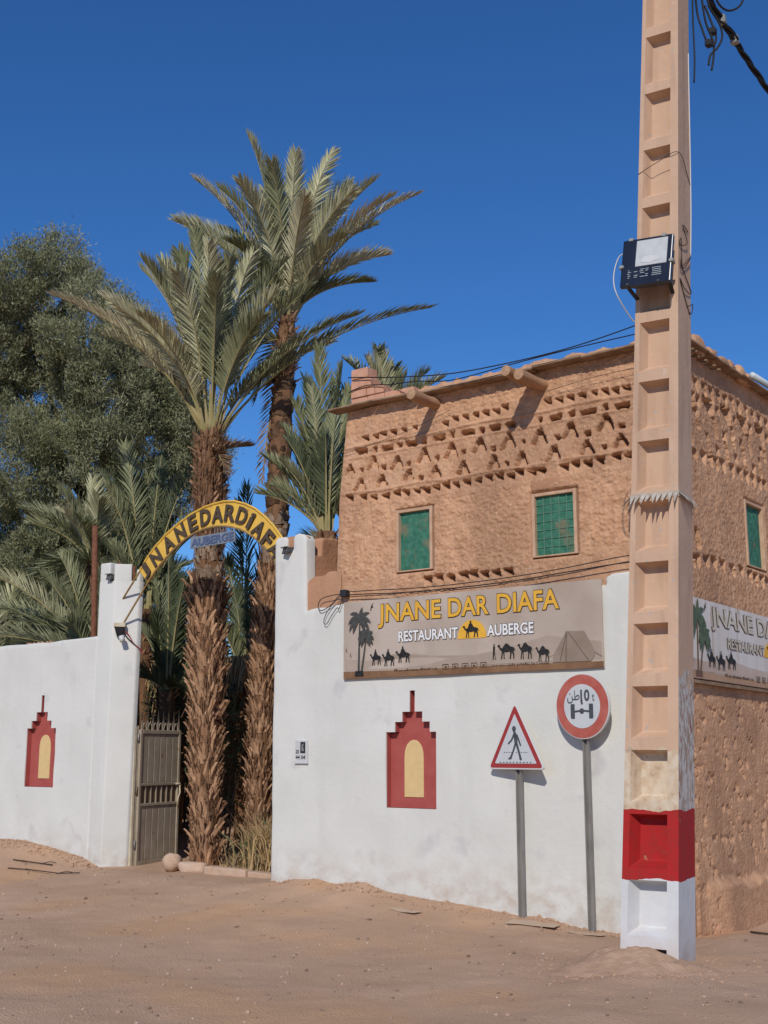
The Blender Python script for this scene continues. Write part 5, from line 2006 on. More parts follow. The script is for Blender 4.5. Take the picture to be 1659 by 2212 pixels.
# pieces of cardboard on the ground by the wall
for k, (c, w, d, yaw, lab) in enumerate((((-5.86, -.36, .0), .46, .20, 12, 'flat piece of cardboard on the dirt by the triangular sign'), ((-7.20, -.52, 0), .36, .12, -8, 'small piece of cardboard on the dirt below the red niche'), ((-5.35, -.30, 0), .34, .12, 3, 'worn cardboard scrap by the round sign post'))):
    V, F = [], []
    nx_, ny_ = 8, 4
    for kk in (0, 1):
        for j in range(ny_ + 1):
            for i in range(nx_ + 1):
                u, v_ = (i / nx_ - .5) * w, (j / ny_ - .5) * d
                a = R(yaw)
                x_ = c[0] + u * math.cos(a) - v_ * math.sin(a)
                y_ = c[1] + u * math.sin(a) + v_ * math.cos(a)
                z_ = float(ground_z(c[0] + u * .5, c[1] + v_ * .5)) + .010 + .003 * math.sin(i * .9 + k) + .004 * (i / nx_) - .004 * kk
                V.append((x_, y_, z_))
    o_ = (nx_ + 1) * (ny_ + 1)
    for j in range(ny_):
        for i in range(nx_):
            a = j * (nx_ + 1) + i
            F.append((a, a + 1, a + 2 + nx_, a + 1 + nx_))
            F.append((a + o_, a + 1 + nx_ + o_, a + 2 + nx_ + o_, a + 1 + o_))
    rim = list(range(nx_ + 1)) + [(j + 1) * (nx_ + 1) - 1 for j in range(1, ny_ + 1)] + [ny_ * (nx_ + 1) + i for i in range(nx_ - 1, -1, -1)] + [j * (nx_ + 1) for j in range(ny_ - 1, 0, -1)]
    F += [(a, b_, b_ + o_, a + o_) for a, b_ in zip(rim, rim[1:] + rim[:1])]
    tag(obj('cardboard', V, F, 'cardboard', None), lab, 'cardboard')


def scatter(name, n, region, smin, smax, m, seed, label, cat, zoff=0.0, power=3.0):
    r_ = np.random.default_rng(seed)
    ico = np.array([(0, 0, 1), (.89, 0, .45), (.28, .85, .45), (-.72, .53, .45), (-.72, -.53, .45), (.28, -.85, .45), (.72, .53, -.45), (-.28, .85, -.45), (-.89, 0, -.45), (-.28, -.85, -.45), (.72, -.53, -.45), (0, 0, -1)])
    fi = [(0, 1, 2), (0, 2, 3), (0, 3, 4), (0, 4, 5), (0, 5, 1), (1, 6, 2), (2, 7, 3), (3, 8, 4), (4, 9, 5), (5, 10, 1), (6, 7, 2), (7, 8, 3), (8, 9, 4), (9, 10, 5), (10, 6, 1)]
    V, F = [], []
    for i in range(n):
        x_, y_ = region(r_)
        s_ = smin + (smax - smin) * r_.random() ** power
        k = ico * (s_ * r_.uniform(.6, 1.3, 3) * np.array([1, 1, .7])) * r_.uniform(.8, 1.2, (12, 1))
        z_ = float(ground_z(x_, y_)) + s_ * .25 + zoff
        V.append(k + np.array([x_, y_, z_]))
        F += [tuple(j + 12 * i for j in q_) for q_ in fi]
    o = obj(name, np.concatenate(V), F, m, None)
    tag(o, label, cat, kind='stuff')
    return o


scatter('pebbles', 3000, lambda r_: (r_.uniform(-12.5, -2.4), -5.6 + 5.5 * r_.random()), .003, .021, 'pebble', 5, 'small pebbles and crumbs scattered over the dirt', 'pebbles', power=6)
scatter('gravel', 900, lambda r_: ((lambda x_: (x_, -.03 - .28 * r_.random() ** 2))(r_.choice([r_.uniform(-14.6, -12.3), r_.uniform(-9.4, -4.9)]))), .006, .028, 'earth_clod', 6, 'crumbled earth and lime chips along the foot of the walls', 'rubble', power=3)
scatter('mound_grit', 700, lambda r_: (-4.1 + r_.normal() * .42, -1.95 + r_.normal() * .33), .004, .016, 'earth_clod', 7, 'grit on the earth heap round the pole foot', 'grit', power=2)


mat('fleck', (0.52, 0.41, 0.31), (0.60, 0.50, 0.40), scale=3, rough=0.95, island=0.2)
scatter('chips', 300, lambda r_: (r_.uniform(-11.5, -2.6), -5.5 + 5.3 * r_.random()), .003, .011, 'fleck', 15, 'pale straw and lime chips strewn on the dirt', 'chips', power=2)


def twig(pts, r, label):
    b_ = MB()
    P = [(x_, y_, float(ground_z(x_, y_)) + .012 + .01 * (i % 2)) for i, (x_, y_) in enumerate(pts)]
    b_.tube(P, r, 5)
    for i in range(1, len(P) - 1):
        p = Vector(P[i])
        b_.tube([p, p + Vector((.05, .09 * (-1) ** i, .02)), p + Vector((.11, .13 * (-1) ** i, .005))], r * .6, 4)
    tag(b_.build('dry_twig', 'wire_brown', None), label, 'twig')


twig([(-13.25, -.62), (-13.0, -.60), (-12.8, -.52), (-12.62, -.50)], .008, 'dry twig on the dirt bank below the left wall')
twig([(-12.9, -.95), (-12.6, -.86), (-12.25, -.70), (-11.95, -.62)], .007, 'longer dry twig lying before the gate tower')
twig([(-4.05, .25), (-3.7, .10), (-3.45, .12), (-3.2, .16)], .009, 'dark stick on the ground right of the pole')


# ================================================================= VEGETATION
# sideways and away as seen from the street corner
CR_, CD_ = Vector((math.cos(R(37)), math.sin(R(37)), 0)), Vector((-math.sin(R(37)), math.cos(R(37)), 0))


def frond(parent, P0, tip, m, rnd, ll=.36, n=54, bare=.18, steep=.5, sag=.0, twist=None):
    """One feather leaf from P0; tip = (sideways, up, away) in metres. Rachis plus folded leaflets."""
    P0 = Vector(P0)
    P2 = P0 + CR_ * tip[0] + CD_ * tip[2] + Vector((0, 0, tip[1]))
    L = (P2 - P0).length
    hor = (P2 - P0)
    hz = Vector((hor.x, hor.y, 0))
    P1 = P0 + hz * (.5 - .32 * steep) + Vector((0, 0, max(hor.z, 0) * .5 + L * .34 * steep))
    ns = 14

    def bez(t):
        return P0 * (1 - t) ** 2 + P1 * 2 * t * (1 - t) + P2 * t * t - Vector((0, 0, sag * t * t))

    def tan(t):
        return ((P1 - P0) * (1 - t) + (P2 - P1) * t - Vector((0, 0, sag * t))).normalized()
    rb = MB()
    rb.tube([bez(i / ns) for i in range(ns + 1)], [.020 * (1 - .85 * i / ns) + (.012 if i < 2 else 0) for i in range(ns + 1)], 4, cap=False)
    rachis = rb.build('frond', 'rachis', parent)
    V, F = [], []
    tw = rnd.uniform(-.5, .5) if twist is None else twist
    ref = Vector((0, 0, 1))
    if hz.length < .25 * L:
        ref = (ref - CD_ * rnd.uniform(.4, 1.0) + CR_ * rnd.uniform(-.6, .6)).normalized()
    for side in (-1, 1):
        for i in range(n):
            t = bare + (1 - bare) * (i + rnd.uniform(-.35, .35)) / n
            t = min(max(t, bare), .995)
            T = tan(t)
            S = T.cross(ref)
            if S.length < .05:
                S = T.cross(Vector((1, .3, 0)))
            S.normalize()
            Nn = S.cross(T)
            if Nn.z < 0:
                Nn, S = -Nn, -S
            S, Nn = S * math.cos(tw) + Nn * math.sin(tw), Nn * math.cos(tw) - S * math.sin(tw)
            q = (t - bare) / (1 - bare)
            ln = ll * (.45 + .75 * math.sin(math.pi * min(q * .85 + .12, 1.0)) ** .8) * rnd.uniform(.85, 1.12)
            if q > .9:
                ln *= .8
            ang = R(50 - 26 * q + rnd.uniform(-6, 6))
            vv = R(38 + rnd.uniform(-14, 14))
            d = T * math.cos(ang) + (S * side * math.cos(vv) + Nn * math.sin(vv)) * math.sin(ang)
            d.normalize()
            p = bez(t)
            w = .0128 * rnd.uniform(.75, 1.25)
            e = d.cross(Nn)
            e = e.normalized() if e.length > .01 else T
            k = Nn * .006
            mid = p + d * ln * .45 - Vector((0, 0, .008 * ln))
            end = p + d * ln - Vector((0, 0, .06 * ln * ln / .36 + sag * .04))
            a = len(V)
            V += [p - e * w * .4, p + e * w * .4, mid - e * w + k, mid - k * 1.2, mid + e * w + k, end]
            F += [(a, a + 3, a + 2), (a, a + 1, a + 3), (a + 1, a + 4, a + 3), (a + 2, a + 3, a + 5), (a + 3, a + 4, a + 5)]
    obj('leaflets', V, F, m, rachis)
    return rachis


def trunk(parent, path, radii, name='trunk', m='trunk_fibre'):
    b_ = MB()
    pts, rs_ = [], []
    n = 30
    zz_ = [p[2] for p in path]
    for i in range(n + 1):
        z = zz_[0] + (zz_[-1] - zz_[0]) * i / n
        pts.append((np.interp(z, zz_, [p[0] for p in path]), np.interp(z, zz_, [p[1] for p in path]), z))
        rs_.append(float(np.interp(z, zz_, radii)) * (1 + .04 * math.sin(i * 2.3)))
    b_.tube(pts, rs_, 16)
    return b_.build(name, m, parent, True)


STUB = {}


def stub_mesh(kind, k):
    """Cut leaf base: broad at the trunk, narrowing upwards, blunt end; local z is along the leaf base, y outwards."""
    key = (kind, k)
    if key in STUB:
        return STUB[key]
    r_ = random.Random(hash(kind) % 1000 * 0 + k * 7 + len(kind))
    L, w0, w1, t0 = {'shag': (.25, .046, .017, .020), 'scale': (.12, .075, .045, .022), 'old': (.12, .075, .045, .022), 'fine': (.15, .036, .011, .013)}[kind]
    L *= r_.uniform(.8, 1.25)
    V = []
    lev = ((0, 1.0, 0.0), (.35, .8, .020), (.7, .62, .034), (1.0, .5, .062))
    for (q, ws, outw) in lev:
        w = w0 + (w1 - w0) * q
        z = L * q
        y_ = outw * (L / .30) * r_.uniform(.8, 1.4)
        x_ = r_.uniform(-.012, .012) * q
        t = t0 * (1 - .35 * q)
        V += [(x_ - w, y_ - t * .2, z), (x_, y_ + t, z + .006), (x_ + w, y_ - t * .2, z), (x_, y_ - t * .9, z)]
    F = []
    for i in range(3):
        a = i * 4
        for j in range(4):
            F.append((a + j, a + (j + 1) % 4, a + 4 + (j + 1) % 4, a + 4 + j))
    F += [(12, 13, 14, 15)]
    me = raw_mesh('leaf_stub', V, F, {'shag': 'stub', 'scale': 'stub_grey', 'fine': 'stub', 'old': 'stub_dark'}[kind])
    STUB[key] = me
    return me


STUB_DARK = {}


def stubs(tr, path, radii, z0, z1, kind, rows, per, rnd, lean=(14, 34), scale=1.0, dark=False, limit=300, counter=None):
    """Leaf bases in a rising spiral on the trunk; the ones that face the street are single parts, the rest one mass."""
    zz_ = [p[2] for p in path]
    rest = MB()
    org = ORG[tr]
    i = 0
    for r_ in range(rows):
        for k in range(per):
            z = z0 + (z1 - z0) * (r_ + k / per) / rows + rnd.uniform(-.03, .03)
            az = 2 * math.pi * (k / per + r_ * .382) + rnd.uniform(-.12, .12)
            cx, cy = np.interp(z, zz_, [p[0] for p in path]), np.interp(z, zz_, [p[1] for p in path])
            rad = float(np.interp(z, zz_, radii)) * .97
            out = Vector((math.cos(az), math.sin(az), 0))
            tl = R(rnd.uniform(*lean))
            yv = (out * math.cos(tl) - Vector((0, 0, 1)) * math.sin(tl))
            zv = (Vector((0, 0, 1)) * math.cos(tl) + out * math.sin(tl))
            xv = yv.cross(zv)
            yaw = rnd.uniform(-.35, .35)
            zv2 = zv * math.cos(yaw) + xv * math.sin(yaw)
            xv2 = xv * math.cos(yaw) - zv * math.sin(yaw)
            s_ = scale * rnd.uniform(.6, 1.25)
            M = Matrix((xv2.to_4d() * s_, yv.to_4d() * s_, zv2.to_4d() * s_, Vector((0, 0, 0, 1)))).transposed()
            for a in range(3):
                M[3][a] = 0
            M[3][3] = 1
            p = Vector((cx, cy, z)) + out * rad
            me = stub_mesh(kind, rnd.randrange(6))
            facing = out.dot(Vector((.62, -.78, 0))) > -.35
            if facing and counter[0] < limit:
                counter[0] += 1
                o = bpy.data.objects.new('leaf_stub', me)
                M[0][3], M[1][3], M[2][3] = p - org
                o.matrix_local = M
                link(o, tr)
                o.matrix_basis = M
                if dark:
                    pass
            else:
                M[0][3], M[1][3], M[2][3] = p
                rest.add([M @ v_.co for v_ in me.vertices], [tuple(f.vertices) for f in me.polygons])
            i += 1
    if rest.v:
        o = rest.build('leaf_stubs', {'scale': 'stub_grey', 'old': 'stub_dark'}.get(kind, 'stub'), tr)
        tag(o, kind='stuff')


def fibres(tr, path, radii, z0, z1, n, rnd):
    zz_ = [p[2] for p in path]
    b_ = MB()
    for i in range(n):
        z = rnd.uniform(z0, z1)
        az = rnd.uniform(0, 2 * math.pi)
        rad = float(np.interp(z, zz_, radii)) + rnd.uniform(.0, .05)
        cx, cy = np.interp(z, zz_, [p[0] for p in path]), np.interp(z, zz_, [p[1] for p in path])
        o_ = Vector((math.cos(az), math.sin(az), 0))
        p0 = Vector((cx, cy, z)) + o_ * rad
        p1_ = p0 + Vector((rnd.uniform(-.05, .05), rnd.uniform(-.05, .05), rnd.choice((1, 1, -1)) * rnd.uniform(.08, .26))) + o_ * rnd.uniform(-.01, .05)
        b_.bar(p0, p1_, rnd.uniform(.004, .016), .004, up=tuple(o_))
    o = b_.build('fibre', 'trunk_fibre', tr)
    tag(o, kind='stuff')


rnd = random.Random(77)
# --- big palm in the gate
p1 = thing('date_palm', 'stout shaggy date palm standing in the gateway under the hanging sign', 'palm tree', (-11.47, 1.0, .1), group='date palms in the garden')
path1 = [(-11.47, 1.0, .05), (-11.50, 1.0, 1.2), (-11.55, 1.0, 3.6), (-11.56, 1.0, 4.2), (-11.58, 1.0, 5.3), (-11.60, 1.0, 5.95)]
rad1 = [.125, .155, .215, .155, .19, .145]
t1 = trunk(p1, path1, rad1)
cnt = [0]
stubs(t1, path1, rad1, .08, 3.72, 'shag', 38, 14, rnd, (2, 24), .95, counter=cnt)
stubs(t1, path1, rad1, 3.72, 4.25, 'scale', 5, 9, rnd, (2, 10), 1.0, counter=cnt)
stubs(t1, path1, rad1, 4.28, 5.85, 'fine', 17, 13, rnd, (20, 48), .95, counter=cnt, limit=300)
fibres(t1, path1, rad1, .05, 3.8, 1500, rnd)
fibres(t1, path1, rad1, 4.2, 5.9, 700, rnd)
tips1 = [(-2.14, 1.98, -.2, 1), (-1.9, 2.05, .5, 1), (-1.02, 2.59, .3, 0), (-.80, 2.33, -.7, 0), (-.45, 2.78, .1, 0), (-.19, 2.81, -.5, 0), (0.0, 2.65, .6, 0), (.29, 2.33, -.8, 0),
         (.70, 2.65, .2, 0), (.86, 1.89, -.7, 0), (.95, 2.55, -.3, 0), (2.98, 2.06, .3, 0), (1.57, 1.55, .4, 0), (1.30, 2.0, -.5, 0), (-1.1, 1.55, -.9, 0), (-1.5, 1.60, .3, 0),
         (-.30, 1.95, -1.1, 0), (.20, 1.80, -1.2, 0), (-.75, 1.35, -1.2, 0), (.75, 1.3, -1.1, 0), (.45, 2.2, 1.1, 0),
         (-1.55, 2.2, .2, 1), (1.95, 1.75, -.2, 0), (.05, 2.45, -1.0, 0), (-.62, 2.55, -.2, 0), (.5, 2.5, -.4, 0), (-.9, 1.1, .2, 0), (.95, 1.15, .3, 0)]
for k, (a, b_, c, pale) in enumerate(tips1):
    az = math.atan2(c, a)
    base = Vector((-11.595, 1.0, 5.80 + .12 * rnd.random())) + CR_ * math.cos(az) * .10 + CD_ * math.sin(az) * .10
    frond(p1, base, (a, b_ - .0, c), 'leaflet_pale' if pale else rnd.choice(('leaflet', 'leaflet', 'leaflet_green')), rnd, ll=.36, n=92, bare=.25, steep=.62 if abs(a) < 1.3 else .48, sag=.05)
for a, b_, c in ((.55, .12, .1), (.3, -.4, -.4)):
    frond(p1, (-11.595, 1.0, 5.62), (a, b_, c), 'leaflet_dry', rnd, ll=.22, n=30, bare=.15, steep=.25)
# --- tall palm behind it
p2 = thing('date_palm', 'tallest date palm, slender leaning trunk behind the stout one', 'palm tree', (-11.15, 1.6, .1), group='date palms in the garden')
path2 = [(-11.15, 1.6, .05), (-11.04, 1.6, 3.27), (-10.985, 1.7, 4.55), (-11.02, 1.8, 5.9), (-11.03, 1.9, 7.35), (-11.02, 1.9, 7.85)]
rad2 = [.125, .145, .145, .15, .14, .10]
t2 = trunk(p2, path2, rad2)
cnt = [0]
stubs(t2, path2, rad2, .1, 4.0, 'shag', 38, 11, rnd, (2, 20), .82, counter=cnt)
stubs(t2, path2, rad2, 4.0, 4.8, 'scale', 8, 8, rnd, (2, 10), .95, counter=cnt)
stubs(t2, path2, rad2, 4.8, 6.75, 'old', 16, 8, rnd, (0, 6), .8, counter=cnt)  # darker leaf bases on the upper trunk
stubs(t2, path2, rad2, 6.75, 7.7, 'fine', 10, 11, rnd, (20, 55), .95, counter=cnt, limit=300)
fibres(t2, path2, rad2, .05, 4.2, 1200, rnd)
tips2 = [(-1.35, 2.27, .2), (-.51, 2.6, -.3), (-.38, 2.27, .5), (.12, 2.23, -.6), (.55, 2.53, -.1), (.39, 2.40, .4), (.82, 2.23, .3), (1.19, 1.87, -.4), (1.82, 1.97, .1), (1.45, 1.6, -.5),
         (1.15, 1.13, .3), (-1.58, 1.53, .1), (-1.48, 1.27, -.5), (-1.01, 1.60, .6), (-.15, 1.87, -.9), (.79, .85, -.8), (-.68, .75, -.9), (1.19, 1.67, .6), (.25, 1.73, .9), (-.9, 1.9, -.2),
         (.9, 1.5, -.9), (-.55, 1.5, -1.1), (.3, 1.3, -1.2), (1.35, .95, .1), (-1.2, .9, .2), (1.1, .6, .2)]
for k, (a, b_, c) in enumerate(tips2):
    az = math.atan2(c, a)
    base = Vector((-11.02, 1.9, 7.72 + .12 * rnd.random())) + CR_ * math.cos(az) * .09 + CD_ * math.sin(az) * .09
    frond(p2, base, (a, b_, c), rnd.choice(('leaflet', 'leaflet', 'leaflet_green', 'leaflet_pale') if c < .3 else ('leaflet', 'leaflet_green')), rnd, ll=.345, n=92, bare=.12, steep=.6 if abs(a) < 1 else .45, sag=.06)
for a, b_, c, m_ in ((-.42, -.85, .1, 'leaflet_green'), (-.55, -.35, -.3, 'leaflet_green'), (-.30, -1.75, .0, 'leaflet_dry')):
    frond(p2, (-11.04, 1.88, 7.35 if b_ > -1.5 else 7.0), (a, b_, c), m_, rnd, ll=.28, n=34, bare=.12, steep=.35)

# --- smaller palms; every one its own crown
def small_palm(base, ground, tips, label, m=('leaflet', 'leaflet_green'), ll=.34, tr=.13, n=60, bare=.22, deep=.5, group='date palms in the garden', steep=.5, extra=0, stub=True):
    t_ = thing('date_palm', label, 'palm tree', (base[0], base[1], ground), group=group)
    pth = [(base[0] + .05, base[1], ground), (base[0], base[1], base[2])]
    tk = trunk(t_, pth, [tr * 1.2, tr])
    if stub:
        stubs(tk, pth, [tr * 1.2, tr], max(ground, base[2] - 1.0), base[2] + .02, 'fine', 8, 8, rnd, (20, 45), .8, counter=[0], limit=60)
    lst = list(tips)
    for i in range(extra):
        a = rnd.uniform(-1.1, 1.1)
        lst.append((a, rnd.uniform(.7, 1.7)))
    for k, tp in enumerate(lst):
        c = tp[2] if len(tp) > 2 else rnd.uniform(-deep, deep)
        az = math.atan2(c, tp[0])
        b0 = Vector(base) + CR_ * math.cos(az) * .06 + CD_ * math.sin(az) * .06
        frond(t_, b0, (tp[0], tp[1], c), rnd.choice(m), rnd, ll=ll, n=n, bare=bare, steep=steep, sag=.03)
    return t_


small_palm((-9.67, 1.2, 4.33), .1, [(-.09, 2.57, .1), (-.38, 1.83, .2), (.24, 2.06, .3), (.09, 1.47, -.2), (-.62, .65, .1), (-.21, 1.47, .3), (.32, 1.0, .2), (-.44, 1.18, -.2), (.18, .88, .3), (.05, 2.2, .4), (-.15, 1.9, -.1), (-.75, 1.05, .2), (.33, 1.6, .5), (-.55, 1.5, .3), (-.28, 2.15, .2), (-.85, .6, .3), (-.5, .9, -.1), (.0, 1.2, -.3), (-.32, 1.3, .5), (.15, 2.35, .2)],
           'young date palm with upright fronds between white pillar and mud building', ll=.30, bare=.14, steep=.42, m=('leaflet_green', 'leaflet_green', 'leaflet_dark'))
small_palm((-9.98, 3.0, 6.05), .1, [(-.13, 1.3, 0), (-.6, 1.2, .2), (.17, .95, .2), (.68, .92, .2), (-.3, 1.06, -.2), (.37, .76, .1), (.05, 1.15, .3), (.5, 1.1, .4), (-.35, .7, .2), (.9, .55, .1)],
           'date palm crown showing over the roof behind the stacked bricks', ll=.30, bare=.15, n=52)
small_palm((-14.17, 2.2, 3.75), .3, [(-.68, 2.15), (-.29, 2.59), (.14, 2.51), (.29, 2.15), (.61, 2.23), (-.5, 1.87), (.65, 1.29), (.5, .79), (-.07, 2.23), (-.9, 1.3), (.9, 1.7), (-.2, 1.6), (.3, 1.5), (-.55, 1.0), (.2, 2.4), (.85, .5)],
           'bushy date palm rising right behind the left gate tower', ll=.40, bare=.1, m=('leaflet_green', 'leaflet_green', 'leaflet_dark'))
small_palm((-15.15, 2.0, 4.55), .3, [(-1.05, .85), (-.9, .62), (-.5, 1.15), (-.75, .05), (-1.0, -.4), (-.04, 1.35), (.5, 1.0), (.65, .2), (-.3, .7, -.6), (.2, .9, -.7), (-.6, -.55, -.3), (.3, -.5, -.4), (-.2, -.8, -.5), (.0, .5, -.9)],
           'arching date palm beside the rusty pipe over the left wall', ll=.40, bare=.1, m=('leaflet', 'leaflet_green', 'leaflet_green'))
small_palm((-14.35, 1.4, 2.85), .3, [(-1.45, 1.35), (-1.24, .75), (-.76, 1.38), (-.48, 1.66), (-.35, 1.0), (-.97, .30), (.35, 1.24), (-1.85, .97), (.1, 1.5), (-.6, .7), (.6, .9), (-.2, .6, -.5), (.25, .6, -.5), (-1.9, .4)],
           'low date palm with fronds just above the left wall top', ll=.40, bare=.08, m=('leaflet', 'leaflet_green', 'leaflet_green'))
small_palm((-17.2, 1.6, 2.75), .3, [(-.6, 1.5), (.3, 1.7), (.9, 1.2), (-.2, .9), (.6, .7), (-1.1, .8), (1.2, .7), (.1, 1.3)],
           'low date palm at the far left end of the wall', ll=.40, bare=.1, m=('leaflet', 'leaflet_green'))
small_palm((-12.94, 1.6, 2.45), .15, [(-.27, 1.6), (.27, 1.55), (-.13, 1.1), (.2, 1.1), (.42, .6), (-.4, .9), (.05, 1.8), (.5, 1.1), (-.35, .2), (.3, .0)],
           'leafy palm filling the gap beside the gate tower', ll=.34, bare=.08, m=('leaflet_dark', 'leaflet_dark', 'leaflet_green'))
small_palm((-12.92, 3.2, 2.6), .1, [(-.14, 1.42), (.21, 1.28), (-.28, 1.99), (-.04, 3.2), (-.21, 3.0), (.28, 2.9), (-.36, .92), (.3, .9), (.0, 1.7), (.45, 1.9), (.5, 1.3), (.62, .7), (.15, .4), (-.1, -.3)],
           'dark palm seen between the two trunks in the gateway', ll=.36, bare=.08, m=('leaflet_dark', 'leaflet_dark', 'leaflet_green'))
small_palm((-10.7, 3.4, 4.2), .1, [(-.5, .9), (.3, 1.1), (-.9, .5), (-.2, 1.3), (.6, .6), (-.7, 1.2), (.1, .5, -.5), (-.4, .2), (.45, .1)],
           'palm crown behind the right end of the arch', ll=.34, bare=.08, m=('leaflet_dark', 'leaflet_green'))

# --- tamarisk
tm = thing('tamarisk_tree', 'large feathery tamarisk tree behind the left wall', 'tree', (-18.2, 4.2, .3))
BL = [(-17.62, 1.9, 9.96, 0.65), (-17.22, 2.48, 10.36, 0.52), (-17.77, 3.5, 10.42, 0.43), (-18.34, 2.79, 9.31, 0.96), (-16.62, 2.92, 8.98, 0.96), (-16.5, 3.92, 8.79, 0.78), (-16.34, 4.32, 8.14, 0.78), (-16.54, 3.46, 7.71, 0.96), (-18.33, 3.5, 8.03, 1.04), (-18.06, 2.45, 6.7, 0.96), (-17.54, 3.62, 6.41, 1.04), (-16.7, 4.42, 7.06, 0.87), (-16.08, 4.57, 7.44, 0.52), (-16.54, 4.88, 6.41, 0.61), (-18.93, 3.7, 5.43, 0.96), (-19.79, 2.54, 9.74, 0.87), (-19.06, 1.91, 7.61, 0.96), (-19.76, 2.71, 6.0, 0.96), (-17.97, 4.37, 5.24, 0.87), (-18.55, 3.2, 4.03, 0.78), (-17.4, 3.34, 3.97, 0.78), (-17.82, 5.01, 5.95, 0.78), (-19.3, 2.6, 4.6, .95), (-18.9, 2.6, 3.4, .9), (-17.9, 3.2, 4.9, .9), (-16.6, 3.9, 5.3, .8), (-16.2, 3.9, 4.3, .8), (-18.6, 2.2, 8.9, .8), (-15.75, 4.5, 7.75, .55), (-15.8, 4.9, 6.8, .6), (-16.0, 4.5, 8.5, .5)]
b = MB()
b.tube([(-18.2, 4.4, .2), (-18.1, 4.4, 2.0), (-18.3, 4.2, 4.0), (-18.0, 4.0, 6.5), (-18.0, 3.6, 9.0)], [.26, .22, .17, .11, .04], 10)
tk = b.build('trunk', 'bark', tm, True)
for i, (x_, y_, z_, r_) in enumerate(BL):
    b = MB()
    zs0 = max(1.6, z_ - 2.6)
    p0 = Vector((-18.15, 4.2, zs0))
    p3 = Vector((x_, y_, z_))
    b.tube([p0, p0.lerp(p3, .4) + Vector((0, 0, -.25)), p0.lerp(p3, .75) + Vector((0, 0, -.1)), p3], [.07, .05, .03, .012], 6)
    b.build('limb', 'bark', tk, True)
rg = np.random.default_rng(12)
Vs, Fs = [], []
nv = 0
for (x_, y_, z_, r_) in BL:
    nsub = int(125 * (r_ / .8) ** 2)
    for s_ in range(nsub):
        d = rg.normal(size=3)
        d /= np.linalg.norm(d)
        c = np.array([x_, y_, z_]) + d * r_ * (rg.random() ** .28) * np.array([1, 1, 1.1])
        k = int(rg.integers(110, 170))
        rad = rg.uniform(.13, .26)
        up = np.array([d[0] * .5, d[1] * .5, .9])
        dirs = rg.normal(size=(k, 3)) * .75 + up
        dirs /= np.linalg.norm(dirs, axis=1)[:, None]
        o_ = c + rg.normal(size=(k, 3)) * rad * .45
        ln = rg.uniform(.045, .12, (k, 1))
        sd = np.cross(dirs, rg.normal(size=(k, 3)))
        sd /= np.linalg.norm(sd, axis=1)[:, None]
        w = rg.uniform(.005, .011, (k, 1))
        q = np.stack([o_ - sd * w * .5, o_ + dirs * ln * .55 - sd * w, o_ + dirs * ln, o_ + dirs * ln * .55 + sd * w], 1)
        Vs.append(q.reshape(-1, 3))
        Fs += [(nv + 4 * i, nv + 4 * i + 1, nv + 4 * i + 2, nv + 4 * i + 3) for i in range(k)]
        nv += 4 * k
cro = obj('crown', np.concatenate(Vs), Fs, 'tamarisk_leaf', tm)

# --- made-up reed-roofed shelter and inner wall, added to shade the space behind the gate
sh = thing('shade_shelter', 'added reed-roofed shelter that keeps the space behind the gate dark', 'shelter', (-15, 4.5, .1))
b = MB()
b.box(-19.5, -10.6, 2.35, 6.6, 2.75, 2.95)  # added roof that blocks the sun behind the gate
b.build('shade_roof', 'reed', sh)
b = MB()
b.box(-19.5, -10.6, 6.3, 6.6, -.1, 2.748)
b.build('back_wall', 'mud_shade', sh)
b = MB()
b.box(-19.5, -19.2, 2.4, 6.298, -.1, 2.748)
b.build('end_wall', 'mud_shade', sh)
for x_ in (-18.8, -16.4, -13.6, -11.0):
    b = MB()
    b.tube([(x_, 2.5, -.1), (x_ + .03, 2.5, 1.4), (x_, 2.5, 2.75)], [.08, .07, .07], 8)
    b.build('post', 'log', sh, True)
rr = random.Random(31)
fr_ = MB()
for i in range(330):
    x_ = rr.uniform(-15.2, -10.6)
    z1 = 2.75 - abs(rr.gauss(0, .35)) - .05
    a = (x_, 2.33 + rr.uniform(-.08, .05), 2.96)
    c = (x_ + rr.uniform(-.15, .15), 2.25 + rr.uniform(-.15, .1), z1)
    fr_.bar(a, c, .012, .004)
o = fr_.build('reed_fringe', 'straw', sh)
tag(o, kind='stuff')


# --- shrubs under the palms, dry grass by the pillar
def leafy_shrub(c, rx, ry, rz, n, seed, label, m='leaflet_dark', ll=(.10, .24)):
    t_ = thing('garden_shrub', label, 'shrub', (c[0], c[1], 0.1), group='shrubs in the gateway')
    g = np.random.default_rng(seed)
    d = g.normal(size=(n, 3))
    d /= np.linalg.norm(d, axis=1)[:, None]
    o_ = np.array(c) + d * (g.random((n, 1)) ** .5) * np.array([rx, ry, rz])
    o_[:, 2] = np.maximum(o_[:, 2], .12)
    dr = d * .6 + g.normal(size=(n, 3)) * .5 + np.array([0, 0, .5])
    dr /= np.linalg.norm(dr, axis=1)[:, None]
    sd = np.cross(dr, g.normal(size=(n, 3)))
    sd /= np.linalg.norm(sd, axis=1)[:, None]
    ln = g.uniform(ll[0], ll[1], (n, 1))
    w = g.uniform(.008, .016, (n, 1))
    q = np.stack([o_ - sd * w * .5, o_ + dr * ln * .5 - sd * w, o_ + dr * ln, o_ + dr * ln * .5 + sd * w], 1).reshape(-1, 3)
    obj('foliage', q, [(4 * i, 4 * i + 1, 4 * i + 2, 4 * i + 3) for i in range(n)], m, t_)
    b_ = MB()
    for i in range(5):
        b_.tube([(c[0] + .06 * i - .12, c[1], .0), (c[0] + .1 * i - .2, c[1] + .05, c[2] * .6), (c[0] + .22 * i - .44, c[1], c[2])], [.018, .014, .006], 5)
    b_.build('stem', 'bark', t_)


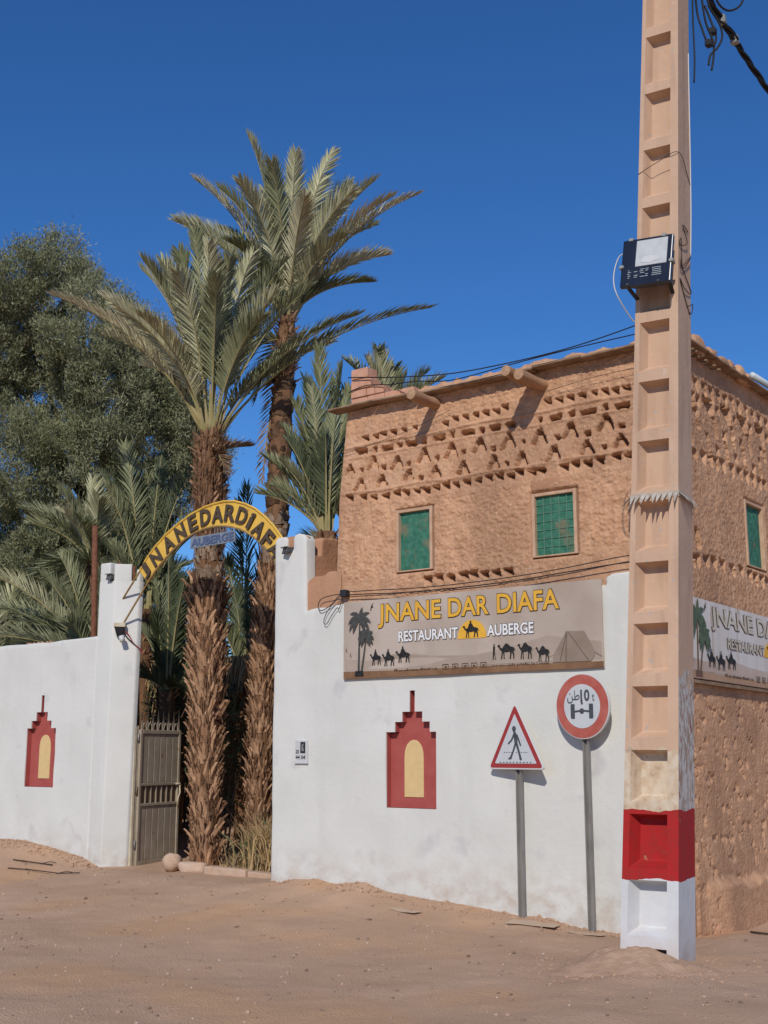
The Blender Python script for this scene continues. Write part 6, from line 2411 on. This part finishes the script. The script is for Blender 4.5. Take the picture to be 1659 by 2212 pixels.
for c_, r_, n_, lab_ in (((-17.4, 2.6, 2.6), (1.1, .5, 1.1), 5200, 'dark bush low behind the far left of the wall'), ((-15.6, 2.9, 2.9), (1.1, .5, 1.2), 5600, 'dark bush under the arching palm behind the left wall'), ((-14.0, 3.1, 3.0), (.8, .5, 1.3), 4600, 'dark bush behind the left gate tower')):
    leafy_shrub(c_, *r_, n_, int(-c_[0] * 10), lab_)
leafy_shrub((-12.2, 2.0, 1.7), .35, .35, .9, 900, 3, 'narrow dark shrub between the palm trunks')
leafy_shrub((-13.2, 2.0, 2.0), .5, .3, 1.0, 1200, 4, 'dark shrub behind the open gate leaf')


def grass_clump(c, n, h, spread, m, label, seed):
    g = random.Random(seed)
    t_ = thing('grass_clump', label, 'grass clump', (c[0], c[1], .15))
    V, F = [], []
    for i in range(n):
        a = g.uniform(0, 2 * math.pi)
        r_ = abs(g.gauss(0, spread * .45))
        x_, y_ = c[0] + r_ * math.cos(a), c[1] + r_ * .6 * math.sin(a)
        hh = h * g.uniform(.45, 1.1)
        ox, oy = g.gauss(0, .35) * hh, g.gauss(0, .25) * hh
        w = g.uniform(.004, .009)
        ca = g.uniform(0, math.pi)
        e = Vector((math.cos(ca), math.sin(ca), 0)) * w
        p0, p1_, p2_ = Vector((x_, y_, .13)), Vector((x_ + ox * .35, y_ + oy * .35, .13 + hh * .6)), Vector((x_ + ox, y_ + oy, .13 + hh * g.uniform(.75, 1.0)))
        k = len(V)
        V += [p0 - e, p0 + e, p1_ + e, p1_ - e, p2_]
        F += [(k, k + 1, k + 2, k + 3), (k + 3, k + 2, k + 4)]
    obj('blades', V, F, m, t_)
    return t_


grass_clump((-10.05, .75, 0), 700, .75, .42, 'straw', 'tall dry straw-coloured grass beside the white pillar', 1)
grass_clump((-10.35, .80, 0), 260, .62, .40, 'grass_green', 'green blades growing in the dry grass by the kerb', 2)
grass_clump((-9.85, .85, 0), 200, .85, .25, 'grass_green', 'taller green blades close against the pillar', 3)
grass_clump((-10.55, .62, 0), 200, .30, .30, 'straw', 'short dry tuft at the foot of the stout palm', 5)
